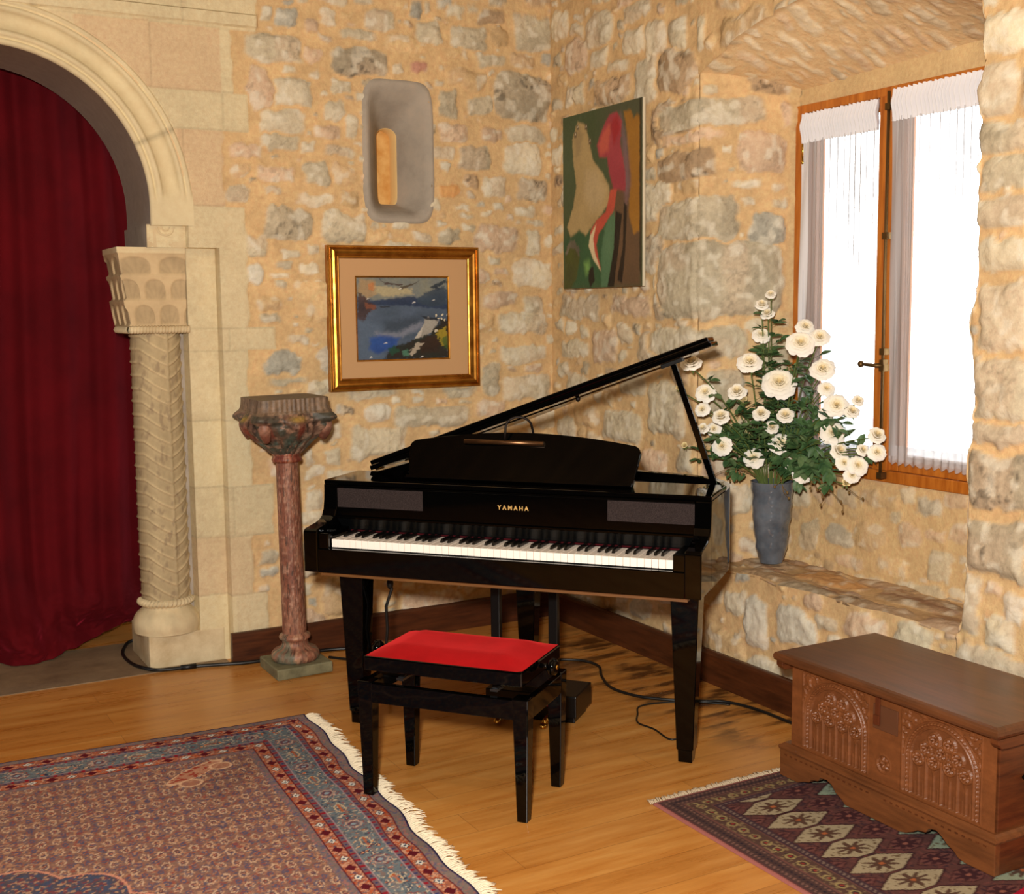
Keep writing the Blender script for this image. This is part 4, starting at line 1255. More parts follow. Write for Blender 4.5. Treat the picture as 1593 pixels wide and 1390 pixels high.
C = brush(C, U, V, [(.13, .92), (.18, .94), (.21, .88), (.18, .83), (.13, .86)], '#b8794a', .01, .9, .01, 5)
C = brush(C, U, V, [(.2, .9), (.4, .88), (.6, .86), (.62, .80), (.35, .77), (.2, .8)], '#b5a780', .02, .8, .03, 6)
for pl_, c_ in (([(.24, 1), (.3, .94), (.5, .92), (.5, .90), (.3, .92)], '#4a3a36'), ([(.47, .88), (.62, .93), (.70, .97), (.6, .90), (.48, .85)], '#4c4030'), ([(.8, .88), (.98, .98), (1, .94), (.85, .86)], '#25313c'), ([(.86, .9), (.94, .86), (.88, .84)], '#1d2733')):
    C = brush(C, U, V, pl_, c_, .006, .9, .02, 8)
C = brush(C, U, V, [(.1, .70), (.35, .74), (.62, .77), (.66, .73), (1, .68), (1, .60), (.5, .66), (.15, .66)], '#2c3d5e', .012, .9, .02, 9, '#1f2c44')
C = brush(C, U, V, [(.66, .75), (.78, .82), (.98, .90), (1, .66), (.8, .64), (.66, .70)], '#26303f', .015, .9, .03, 10, '#3a4b5c')
C = brush(C, U, V, [(.02, .82), (.1, .76), (.14, .70), (.22, .64), (.12, .56), (.08, .46), (.0, .5)], '#2a2326', .01, .9, .03, 11, '#5a3a30')
C = brush(C, U, V, [(.09, .7), (.2, .66), (.2, .61), (.1, .62)], '#7d4a34', .006, .8, .02, 12)
C = brush(C, U, V, [(.25, .65), (.36, .65), (.36, .635), (.25, .635)], '#22222a', .004, .9, .01, 13)
C = brush(C, U, V, [(.0, .5), (.3, .42), (.3, .02), (.0, .0)], '#56667a', .05, .7, .03, 14)
C = brush(C, U, V, [(.3, .44), (.7, .54), (.66, .38), (.3, .34)], '#35404d', .06, .7, .03, 15)
C = brush(C, U, V, [(.2, .34), (.45, .33), (.7, .46), (.72, .38), (.45, .26), (.2, .27)], '#7e8290', .03, .8, .03, 16)
C = brush(C, U, V, [(.14, .27), (.24, .30), (.45, .26), (.40, .14), (.22, .07), (.13, .13)], '#1d3a78', .03, .95, .02, 17, '#2d56a0')
C = brush(C, U, V, [(.62, .24), (.78, .52), (.80, .50), (.66, .22)], '#c5bcae', .004, .9, .008, 18)
C = brush(C, U, V, [(.74, .49), (.90, .47), (.84, .34), (.70, .25), (.69, .27)], '#a9a49a', .006, 1, .01, 19, '#948e84')
C = brush(C, U, V, [(.70, .53), (.88, .50), (.9, .46), (.74, .49)], '#20242c', .008, .9, .02, 20)
C = brush(C, U, V, [(.28, .0), (.38, .16), (.5, .18), (.62, .24), (.8, .3), (.93, .48), (1, .46), (1, 0)], '#1b2a22', .012, .97, .03, 21, '#2c1f16')
C = brush(C, U, V, [(.68, .22), (.8, .28), (.9, .26), (.9, .08), (.68, .06)], '#3b2418', .02, .8, .03, 22, '#2a1a12')
C = brush(C, U, V, [(.34, .14), (.4, .17), (.46, .1), (.36, .04)], '#1e4a38', .01, .8, .03, 23)
C = brush(C, U, V, [(.48, .1), (.54, .12), (.56, .04), (.5, .03)], '#4f7f68', .008, .8, .02, 24)
C = brush(C, U, V, [(.87, .32), (.98, .4), (1, .2), (.94, .14), (.9, .2)], '#b8942a', .01, .95, .03, 25, '#7d7a2a')
C = brush(C, U, V, [(.93, .24), (1, .3), (1, .1), (.95, .12)], '#3d5a28', .01, .8, .02, 26)
C = brush(C, U, V, [(.56, .06), (.64, .2), (.74, .2), (.66, .12), (.60, .04)], '#b9ab98', .004, .8, .03, 27)
for cx_, cy_ in ((.14, .03), (.7, .02), (.84, .72), (.47, .86), (.12, .74), (.62, .69), (.3, .2)):
    C = brush(C, U, V, [(cx_ - .02, cy_ - .008), (cx_ + .022, cy_ + .002), (cx_ + .005, cy_ + .014)], '#d8d4cc', .003, .9, .006, 28)
H = .0016 * (fbm(U * 30, V * 30, 71, 3) - .5)
Pq = np.stack([px0 + U * (px1 - px0), -.018 - H, pz0 + V * (pz1 - pz0)], -1)
gridobj('canvas', Pq, M_paint, C, parent=gp)

# unframed abstract canvas on the window wall
Y0, Y1, ZB, ZT = -.215, -.858, 1.632, 2.422
ac = empty('canvas_painting', (XW, (Y0 + Y1) / 2, ZB), 0, 'unframed tall abstract oil canvas in green, cream and red on the window wall', 'painting')
u = np.linspace(0, 1, 190); v = np.linspace(0, 1, 230); U, V = np.meshgrid(u, v)
# polygon coordinates measured on the canvas: u to the right, v up
C = np.ones(U.shape + (3,)) * lin('#3a4a2c'); C = mixc(C, fbm(U * 4, V * 4, 95), lin('#46563a'))
C = mixc(C, ss(.35, .7, U) * ss(.6, .9, V) * .7, lin('#4a4a38'))


def bp(poly, col, soft=.01, amt=1, rough=.008, seed=1, col2=None):
    global C
    C = brush(C, U, V, poly, col, soft, amt, rough, seed, col2)


bp([(.0, .30), (.25, .34), (.45, .45), (.6, .4), (.6, 0), (0, 0)], '#2f5c38', .05, .9, .02, 2, '#1f4a30')
bp([(.62, .62), (.72, .8), (.80, .72), (.98, .72), (.98, 0), (.62, 0)], '#5a4532', .03, .95, .01, 3, '#6d5038')
bp([(.78, .95), (.80, .88), (.86, .60), (.84, .4), (.90, .28), (.97, .3), (.97, .9), (.94, .92), (.9, .90), (.86, .95)], '#a8762a', .012, .95, .01, 4, '#8a5c1e')
bp([(.74, .95), (.82, .80), (.86, .55), (.8, .42), (.78, .6)], '#7f6168', .03, .7, .01, 5)
bp([(.13, .86), (.20, .96), (.30, .93), (.34, .86), (.40, .72), (.52, .64), (.60, .56), (.61, .48), (.52, .42), (.40, .36), (.30, .30), (.22, .34), (.10, .30), (.05, .36), (.14, .48), (.18, .60), (.14, .74)], '#b9a06f', .012, 1, .008, 6, '#a08a5c')
bp([(.30, .66), (.45, .66), (.56, .54), (.5, .44), (.36, .44), (.28, .54)], '#a38f6c', .05, .8, .02, 7, '#c2ab80')
bp([(.16, .86), (.22, .93), (.27, .88), (.24, .78), (.18, .76)], '#8f7c58', .03, .7, .01, 8)
bp([(.45, .80), (.52, .88), (.60, .95), (.70, .96), (.76, .90), (.74, .78), (.80, .62), (.80, .52), (.66, .54), (.60, .64), (.58, .72), (.48, .73)], '#8e2f3c', .012, 1, .008, 9, '#a8404a')
bp([(.47, .80), (.53, .87), (.62, .90), (.60, .76), (.50, .74)], '#c25a48', .02, .8, .01, 10)
bp([(.62, .90), (.70, .94), (.74, .86), (.66, .78)], '#9a1a24', .02, .8, .01, 11)
bp([(.62, .54), (.70, .54), (.66, .42), (.56, .36), (.47, .30), (.44, .24), (.47, .16), (.50, .10), (.44, .16), (.36, .24), (.36, .32), (.44, .38), (.56, .42)], '#c0533e', .008, 1, .005, 12, '#b04438')
bp([(.44, .36), (.36, .30), (.34, .24), (.40, .16), (.50, .09), (.42, .2), (.40, .28)], '#d8c49a', .006, 1, .004, 13)
bp([(.56, .36), (.66, .42), (.70, .34), (.66, .18), (.60, 0), (.50, 0), (.50, .2)], '#3e6a4a', .015, .95, .01, 14, '#5c7f5c')
bp([(.68, .42), (.76, .40), (.72, .22), (.66, .0), (.58, .0), (.66, .22)], '#14120f', .008, 1, .005, 15)
bp([(.78, .46), (.82, .44), (.80, .2), (.76, .02), (.70, .04), (.77, .22)], '#1b1511', .008, 1, .005, 16)
bp([(.02, .20), (.06, .26), (.14, .28), (.20, .24), (.22, .18), (.18, .06), (.10, .0), (0, 0)], '#4f5a1e', .012, 1, .01, 17, '#3a3c1c')
bp([(.02, .22), (.08, .28), (.16, .28), (.22, .22), (.22, .17), (.17, .22), (.10, .24), (.04, .20)], '#7d7362', .008, .9, .02, 18, '#4b463c')
bp([(.28, .14), (.34, .16), (.36, .1), (.30, .08)], '#7fae5a', .03, .8, .01, 19)
bp([(.34, .10), (.38, .12), (.40, .12), (.42, .04), (.36, .0), (.34, .04)], '#15150f', .006, 1, .006, 20)
bp([(.965, 1), (.985, 1), (.985, .04), (.965, .1)], '#1a1510', .004, .8, .004, 21)
for cx_, cy_ in ((.20, .925), (.31, .915), (.17, .885), (.36, .83)):
    bp([(cx_ - .015, cy_ - .014), (cx_ + .015, cy_ - .014), (cx_ + .015, cy_ + .016), (cx_ - .015, cy_ + .016)], '#5c4c38', .006, 1, .004, 22)
    bp([(cx_ - .006, cy_), (cx_ + .008, cy_), (cx_ + .006, cy_ + .012)], '#e8dcc0', .004, 1, .002, 23)
H = .0012 * (fbm(U * 30, V * 40, 72, 3) - .5)
Pq = np.stack([-.034 - H - XW + .0, (Y0 + U * (Y1 - Y0)) - ac.location.y, V * (ZT - ZB)], -1)
gridobj('painted_face', Pq, M_paint, C, parent=ac)
M_canv = principled('canvas_edge', '#d6cbb2', .9, 0, .15)
MB().box(-.033 - XW, Y1 - ac.location.y, 0, -.018 - XW, Y0 - ac.location.y, ZT - ZB).build('stretched_canvas', M_canv, ac, bevel=.0015)

# ------------------------------------------------------------------ polychrome wooden pedestal
pd = empty('carved_pedestal', (-1.42, -.24, 0), 0, 'tall painted wooden pedestal column with a carved figured capital beside the archway', 'pedestal')
pd.rotation_euler = (0, math.radians(-.8), 0)
M_pst = principled('pedestal_stone', '#6f6b50', .7, 0, .3)
_v = coords(M_pst); link(M_pst, ramp(M_pst, noise(M_pst, _v, 12, 8, .65), [(.3, '#56533c'), (.7, '#8a8464')]), base(M_pst).inputs['Base Color']); bump(M_pst, noise(M_pst, _v, 40, 6), .4, .004)
MB().prism([(-.125, -.128), (.122, -.125), (.118, .122), (-.122, .126)], lambda a, b, h: (a, b, h), 0.001, .048).build('plinth', M_pst, pd, bevel=.005)


def revolve(name, prof, mat, parent, colfn, seg=96, dispf=None):
    pr2 = np.array(prof, float)
    TH, I = np.meshgrid(np.linspace(0, 2 * PI, seg + 1), np.arange(len(pr2)))
    R_ = pr2[I, 0]; Z_ = pr2[I, 1]
    TH2 = np.where(TH >= 2 * PI - 1e-9, 0, TH)
    if dispf is not None: R_ = R_ + dispf(TH2, Z_)
    return gridobj(name, np.stack([R_ * np.cos(TH2), R_ * np.sin(TH2), Z_], -1), mat, colfn(TH2, Z_), parent=parent)


def cyl(TH, k): return np.cos(TH) * k, np.sin(TH) * k


def poly_col(seed, a, b, c, d):
    def f(TH, Z):
        x, y = cyl(TH, 1.2)
        n1 = (fbm(x * 3 + 9, Z * 14 + y * 2, seed) + fbm(y * 3 + 5, Z * 14 + x, seed + 5)) / 2; n2 = fbm(x * 9 + y * 7, Z * 60, seed + 1)
        C = np.ones(TH.shape + (3,)) * lin(a); C = mixc(C, ss(.45, .6, n1), lin(b)); C = mixc(C, ss(.55, .68, n2) * .8, lin(c)); C = mixc(C, ss(.62, .72, fbm(x * 14, Z * 40 + y * 9, seed + 3)) * .8, lin(d))
        return C
    return f


bprof = [(.0, .048), (.094, .048), (.100, .055), (.104, .068), (.102, .082), (.094, .093), (.082, .098), (.070, .102), (.060, .112), (.056, .122), (.055, .132), (.060, .138), (.066, .142), (.068, .150), (.064, .158), (.056, .162), (.052, .168)]
revolve('base', bprof, M_polychrome, pd, poly_col(31, '#8f5d48', '#6b6a58', '#b58a6c', '#3a2a22'))
sp = [(.0505 - .0035 * t + .0, .165 + t * .755) for t in np.linspace(0, 1, 90)]
revolve('shaft', sp, M_polychrome, pd, poly_col(32, '#7c4c3a', '#8f604a', '#a8806a', '#3c2a20'), dispf=lambda T, Z: .0022 * (fbm(np.cos(T) * 4 + 7, Z * 9 + np.sin(T) * 3, 40) - .5) + .0006 * np.sin(T * 24))
revolve('neck_ring', [(.048, .905), (.060, .908), (.064, .918), (.060, .928), (.056, .934), (.062, .940), (.060, .948), (.050, .952)], M_polychrome, pd, poly_col(33, '#6d2f22', '#8f4a34', '#a8745a', '#2c1a14'))
zc2 = np.linspace(.945, 1.182, 90)
TH, Z2 = np.meshgrid(np.linspace(0, 2 * PI, 241), zc2); TH = np.where(TH >= 2 * PI - 1e-9, 0, TH)
t = (Z2 - .945) / .237
bell = .052 + .116 * ss(-.08, .55, t) ** .75
ct, st2 = np.abs(np.cos(TH)), np.abs(np.sin(TH))
kx = 2 + 8 * ss(.55, .8, t)
sqf = 1 / (ct ** kx + st2 ** kx) ** (1 / kx)
R2 = np.where(t > .78, .150, bell * (1 - .10 * ss(.6, .8, t))) * sqf
dia = np.cos(4 * TH - PI)            # +1 on the diagonals
lobe = np.exp(-((t - .58) / .18) ** 2) * np.clip(dia, 0, 1) ** 2
mid_l = np.exp(-((t - .55) / .16) ** 2) * np.clip(-dia, 0, 1) ** 3
R2 = R2 + .040 * lobe + .026 * mid_l + .008 * np.sin(TH * 16 + t * 6) * np.exp(-((t - .3) / .25) ** 2) + .024 * (fbm(np.cos(TH) * 5 + 8, Z2 * 26 + np.sin(TH) * 5, 44) - .5) * (t < .76)
R2 = R2 + .002 * np.sin(TH * 50) * (t > .76)
pc = poly_col(34, '#6b4d3e', '#454238', '#9a7660', '#2a201a')(TH, Z2)
pc = mixc(pc, ss(.6, .9, np.sin(TH * 8 + 1)) * np.exp(-((t - .42) / .14) ** 2) * .6, lin('#8a3526'))
pc = mixc(pc, np.exp(-((t - .22) / .14) ** 2) * .6 * ss(.4, .6, fbm(np.cos(TH) * 6, Z2 * 30, 3)), lin('#4a6258'))
pc = mixc(pc, (t > .74) * .85, np.array(lin('#7d6650')) * 1.0)
pc = mixc(pc, (t > .74) * ss(.5, .8, vn(TH * 22, Z2 * 6, 60)) * .6, lin('#4e3c2e'))
pc = mixc(pc, mid_l * np.exp(-((t - .66) / .05) ** 2) * .9, lin('#b8963c'))
top = np.stack([np.stack([R2[-1] * k * np.cos(TH[-1]), R2[-1] * k * np.sin(TH[-1]), np.full(241, 1.182 - .002 * (1 - k))], -1) for k in (1, .5, .02)])
gridobj('capital', np.stack([R2 * np.cos(TH), R2 * np.sin(TH), Z2], -1), M_polychrome, pc, parent=pd, more=[(top, np.ones(top.shape) * lin('#5c4c3c'), None)])
for i, a in enumerate((PI / 4, 3 * PI / 4, 5 * PI / 4, 7 * PI / 4)):
    e = MB()
    pts = []
    for k in range(12):
        q = k / 11
        r = .158 + .028 * math.sin(q * PI * .9); z = 1.122 - .110 * q
        pts.append((r * math.cos(a), r * math.sin(a), z))
    e.tube(pts, [.014 + .015 * math.sin(min(1, k / 5) * PI / 2) - .012 * max(0, (k - 6) / 5) for k in range(12)], 10)
    me_o = e.build('corner_scroll', M_polychrome, pd)
    at = me_o.data.color_attributes.new('Col', 'FLOAT_COLOR', 'POINT')
    for j, vv in enumerate(me_o.data.vertices):
        c_ = lin('#8f6450') if vv.co.z > 1.04 else lin('#6f4334'); kq = .7 + .5 * random.random()
        at.data[j].color = (c_[0] * kq, c_[1] * kq, c_[2] * kq, 1)

# ------------------------------------------------------------------ carved oak chest
M_oak = wood('chest_oak', '#57321a', '#7a4826', (8, 1, 8), .4, 5, .45, .1)
M_oaktop = wood('chest_lid_oak', '#4a2b18', '#6a3f24', (9, 1, 9), .33, 5, .5, .08)
M_oakdark = wood('chest_end_oak', '#3f1e0e', '#6c3a1b', (1, 1, 9), .42, 5, .45, .1)
ch = empty('carved_chest', (-.245, -2.66, 0.0), 0, 'low brown wooden chest with two gothic tracery panels standing on the small rug', 'chest')
CHZ = .011


def cpt(x, y, z): return (x + .245, y + 2.66, z)


def cbox(x0, y0, z0, x1, y1, z1, mb=None):
    m = mb or MB(); a = cpt(x0, y0, z0); b = cpt(x1, y1, z1)
    return m.box(min(a[0], b[0]), min(a[1], b[1]), z0, max(a[0], b[0]), max(a[1], b[1]), z1)


# plinth with shaped apron
apr = [(-2.235, CHZ), (-2.318, CHZ), (-2.345, .022), (-2.372, .030), (-2.380, .040), (-2.410, .047), (-2.420, .060), (-2.448, .064), (-2.470, .056), (-2.490, .036), (-2.512, .026), (-2.530, .012), (-2.580, .012 - .0),
       (-2.750, CHZ), (-2.775, .018), (-2.800, .030), (-2.815, .040), (-2.845, .045), (-2.855, .060), (-2.882, .066), (-2.902, .056), (-2.922, .040), (-2.945, .030), (-2.962, .016), (-2.985, CHZ), (-3.082, CHZ), (-3.082, .105), (-2.235, .105)]
MB().prism(apr, lambda a, b, h: cpt(h, a, b), -.455, -.435).build('apron', M_oak, ch, bevel=.002)
ep = MB(); cbox(-.435, -3.082, CHZ, -.06, -3.062, .105, ep); ep.build('plinth_end', M_oakdark, ch, bevel=.002); ep = MB(); cbox(-.435, -2.255, CHZ, -.06, -2.235, .105, ep); ep.build('plinth_end', M_oakdark, ch, bevel=.002)
mo = MB()
mpr = [(-.0, .100), (-.458, .100)]
for (z, x, y0, y1) in ((.100, -.459, -3.086, -2.231), (.108, -.458, -3.085, -2.232), (.114, -.452, -3.079, -2.238), (.119, -.444, -3.071, -2.246)):
    pass
lv = [(.100, .0), (.107, .003), (.113, .001), (.117, -.006), (.123, -.013)]
rows_ = []
for z, o_ in lv:
    rows_.append([cpt(-.06, -3.084 - o_, z), cpt(-.457 - o_, -3.084 - o_, z), cpt(-.457 - o_, -2.233 + o_, z), cpt(-.06, -2.233 + o_, z)])
mo.grid(rows_, smooth=False); k_ = len(mo.v)
mo.add(rows_[-1], [(0, 1, 2, 3)])
mo.build('base_moulding', M_oak, ch)
dt = MB()
for i in range(34):
    if i in (16, 17): continue
    y = -2.262 - i * .0238
    dt.box(*cpt(-.4565, y - .006, .085), *cpt(-.4545, y + .003, .089)) if False else cbox(-.4566, y - .006, .084, -.4545, y + .004, .088, dt)
dt_ = dt.build('carved_dashes', M_oakdark, ch); tag(dt_, kind='stuff')
# body
bd = MB(); cbox(-.425, -3.064, .118, -.06, -3.044, .397, bd); bd.build('end_panel', M_oakdark, ch, bevel=.002)
bd = MB(); cbox(-.425, -2.288, .118, -.06, -2.268, .397, bd); bd.build('end_panel', M_oakdark, ch, bevel=.002)
bd = MB(); cbox(-.075, -3.06, .118, -.058, -2.27, .397, bd); bd.build('back_panel', M_oakdark, ch)
bd = MB(); cbox(-.43, -3.06, .115, -.06, -2.27, .125, bd); bd.build('bottom_board', M_oakdark, ch)
# carved front as relief
ys = np.linspace(-2.268, -3.064, 420); zs_ = np.linspace(.118, .398, 150)
Yq, Zq = np.meshgrid(ys, zs_)
Hq = np.zeros(Yq.shape); tone = np.ones(Yq.shape)


def ringm(d, w): return np.exp(-(d / w) ** 2)


def tracery(yc, hw):
    global Hq, tone
    a = (Yq - yc); zsp = .238; zb_ = .132
    r = np.where(Zq > zsp, np.hypot(a, Zq - zsp), np.abs(a))
    inside = (r < hw) & (Zq > zb_)
    f = inside.astype(float)
    h = np.zeros(Yq.shape)
    inner = (r < hw * .82)
    h = np.where(inner & inside, -.010, h)
    # moulded arch band with beads
    band_ = inside & ~inner
    pos = np.where(Zq > zsp, np.arctan2(Zq - zsp, a) * hw, Zq)
    h = np.where(band_, -.004 + .003 * np.cos((r / hw - .91) / .045 * PI), h)
    bead = band_ & (np.abs(r / hw - .91) < .03)
    h = h + bead * .0022 * (np.sin(pos * 480) > 0)
    # mullions
    p = hw * .82 * 2 / 8; k = a / p
    dist = np.abs(k - np.round(k)) * p; even = (np.round(k) % 2 == 0)
    mz = (Zq < zsp + .018) & inner & inside
    h = np.maximum(h, np.where(mz & (dist < .0028), np.where(even, -.002, -.0055), h))
    h = h + np.where(mz & (Zq < .17) & (dist > .004), .0012 * np.sin(Zq * 500) * 0 + .0015 * (np.abs(dist - p / 2) < .002), 0)
    # rosettes
    cells = [(-3, 0), (-1, 0), (1, 0), (3, 0), (-2, 1), (0, 1), (2, 1), (-.95, 2), (.95, 2)]
    for cx, row in cells:
        cy = zsp + .010 + row * .033 - .004 * (abs(cx) > 2.5); cyy = yc + cx * p
        dx = Yq - cyy; dz = Zq - cy; rr_ = np.hypot(dx, dz); an = np.arctan2(dz, dx)
        R0 = .0195
        m = (rr_ < R0) & inner
        star = -.010 + .011 * np.exp(-((rr_ - R0 * .55) / (R0 * .42)) ** 2) * np.abs(np.cos(an * 3)) ** .7
        h = np.where(m, star, h)
        h = np.where((np.abs(rr_ - R0) < .0028) & inner & inside, -.0008, h)
        # teardrop under the rosette
        m2 = (np.abs(dx) < .010 * (1 + (dz + R0) / .022)) & (dz < -R0 * .7) & (dz > -R0 - .020) & inner
        h = np.where(m2, np.maximum(h, -.004), h)
    # spandrels
    sp_ = (~inside) & (np.abs(a) < hw * 1.02) & (Zq > zsp) & (Zq < zsp + hw * 1.0)
    h = np.where(sp_, -.004 + .006 * (fbm(Yq * 90, Zq * 90, 55) > .52) * ss(.0, .01, r - hw), h)
    e = (np.abs(np.abs(a) - hw * 1.03) < .002) & (Zq > .13) & (Zq < zsp + hw)
    h = np.where(e, .0015, h)
    reg = inside | sp_ | e
    Hq = np.where(reg, h, Hq)


tracery(-2.460, .137); tracery(-2.8745, .137)
dr_ = np.hypot(Yq + 2.665, Zq - .184); an = np.arctan2(Zq - .184, Yq + 2.665)
Hq = np.where(dr_ < .030, np.where(dr_ < .024, -.007 + .008 * np.abs(np.cos(an * 3)) ** .7 * np.exp(-((dr_ - .012) / .009) ** 2), .0015), Hq)
Hq += .0006 * (fbm(Yq * 30, Zq * 120, 58) - .5)
ng = fbm(Yq * 5, Zq * 60, 57)
C = np.ones(Yq.shape + (3,)) * lin('#744323') * (.76 + .4 * ng)[..., None]
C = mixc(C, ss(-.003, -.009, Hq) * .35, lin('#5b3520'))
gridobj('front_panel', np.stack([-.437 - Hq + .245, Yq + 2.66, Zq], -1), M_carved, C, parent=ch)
MB().box(-.430 + .245, -3.064 + 2.66, .118, -.40 + .245, -2.268 + 2.66, .398).build('front_backing', M_oakdark, ch) if False else None
lk = MB(); cbox(-.4405, -2.718, .286, -.436, -2.622, .360, lk); lko = lk.build('lock_plate', principled('rusty_lock', '#5f3a24', .55, .1), ch, bevel=.001)
M_copper = principled('copper_hasp', '#6e3a22', .45, .5)
lk = MB(); cbox(-.4455, -2.652, .300, -.4405, -2.634, .402, lk); cbox(-.449, -2.655, .300, -.4455, -2.631, .330, lk); lk.build('hasp', M_copper, lko, bevel=.001)
# lid
ldm = MB()
rows_ = []
for z, o_ in ((.398, -.012), (.402, 0), (.410, .003), (.420, .003), (.427, -.001), (.431, -.010)):
    rows_.append([cpt(-.045, -3.098 - o_, z), cpt(-.482 - o_, -3.098 - o_, z), cpt(-.482 - o_, -2.232 + o_, z), cpt(-.045, -2.232 + o_, z), cpt(-.045, -3.098 - o_, z)])
ldm.grid(rows_, smooth=False); ldm.add(rows_[-1][:4], [(0, 1, 2, 3)]); ldm.add(rows_[0][:4], [(3, 2, 1, 0)])
lido = ldm.build('lid', M_oaktop, ch)
for y0 in (-3.098, -2.262):
    b_ = MB(); b_.prism([(-.475, .399), (-.475, .385), (-.462, .372), (-.44, .370), (-.06, .370), (-.06, .399)], lambda a, b, h: cpt(a, h, b), y0 + .0, y0 + .028); b_.build('lid_batten', M_oakdark, lido, bevel=.002)
hd = MB(); hd.tube([(x + .245, -3.066 + 2.66 - d_, z) for x, d_, z in ((-.33, 0, .262), (-.33, .022, .255), (-.25, .03, .235), (-.17, .022, .255), (-.17, 0, .262))], .007, 8)
hd.build('side_handle', M_dark, ch)

# ------------------------------------------------------------------ rugs
def bandcol(d, u, stops):
    """stops: list of (limit, colour); d = distance from the edge"""
    C = np.zeros(d.shape + (3,))
    lo = -1
    for lim, col in stops:
        m = (d >= lo) & (d < lim); C[m] = lin(col); lo = lim
    return C


RL, RW_ = 2.9, 2.05
e1 = np.array([-math.cos(math.radians(3.2)), math.sin(math.radians(3.2))]); e2 = np.array([-math.sin(math.radians(3.6)), -math.cos(math.radians(3.6))])
C0 = np.array([-1.595, -.850])
pu = np.concatenate([np.arange(0, 1.35, .0042), np.arange(1.35, RL, .012), [RL]]); qu = np.concatenate([np.arange(0, 1.75, .0042), np.arange(1.75, RW_, .012), [RW_]])
Pp, Qq = np.meshgrid(pu, qu)
dR = np.minimum(np.minimum(Pp, RL - Pp), np.minimum(Qq, RW_ - Qq))
along = np.where(np.minimum(Pp, RL - Pp) < np.minimum(Qq, RW_ - Qq), Qq, Pp)
k = 1.0
C = bandcol(dR, along, [(.007, '#2a2440'), (.012, '#3a3358'), (.040, '#84756f'), (.044, '#6b2530'), (.088, '#a8674f'), (.092, '#6b2530'), (.108, '#735c62'), (.111, '#a08a90'), (.205, '#69747b'), (.208, '#a08a90'), (.224, '#735c62'), (.228, '#5c1f2c'), (.270, '#a8674f'), (.274, '#5c1f2c'), (.300, '#7d6c6a'), (9, '#8b6a5e')])
n_f = fbm(Pp * 60, Qq * 60, 81, 3)


def motif(C, m, col): return mixc(C, np.clip(m, 0, 1), lin(col))


# guard stripes: white lozenges and dark crosses alternating
for dc in (.066, .249):
    dd = dR - dc; ph_ = along / .125; fr_ = (ph_ - np.round(ph_)) * .125; fr2 = (ph_ - np.floor(ph_) - .5) * .125
    inb = np.abs(dd) < .021
    nz_ = vn(along * 160, dR * 160, 82)
    C = motif(C, inb * (nz_ > .62) * .8, '#d0a084'); C = motif(C, inb * (vn(along * 190, dR * 190, 85) > .74) * .8, '#4a4860'); C = motif(C, inb * (vn(along * 150, dR * 150, 88) > .72) * .9, '#b8512c')
    C = motif(C, inb * ((np.abs(fr2) / .022 + np.abs(dd) / .018) < 1), '#5e1c26'); C = motif(C, inb * ((np.abs(np.abs(fr2) - .014) + np.abs(np.abs(dd) - .012)) < .006), '#c98a70')
    C = motif(C, inb * ((np.abs(fr_) / .020 + np.abs(dd) / .015) < 1), '#2a2838'); C = motif(C, inb * ((np.abs(fr_) / .017 + np.abs(dd) / .012) < 1), '#e0d8cc'); C = motif(C, inb * ((np.abs(fr_) / .007 + np.abs(dd) / .005) < 1), '#3a5068')
# dotted minor guards
for dc in (.100, .216):
    dd = dR - dc; q_ = along / .022; f_ = q_ - np.round(q_)
    C = motif(C, (np.abs(dd) < .007) * (np.abs(f_) < .25) * (np.round(q_) % 2 == 0), '#8f2330'); C = motif(C, (np.abs(dd) < .006) * (np.abs(f_) < .2) * (np.round(q_) % 2 == 1), '#3c3f66')
# lavender stripes dabs
C = motif(C, ((dR > .012) & (dR < .040) | (dR > .274) & (dR < .300)) * (vn(along * 120, dR * 200, 86) > .66) * .7, '#a8706a')
C = motif(C, ((dR > .012) & (dR < .040) | (dR > .274) & (dR < .300)) * (vn(along * 130, dR * 180, 87) > .72) * .7, '#5c5a78')
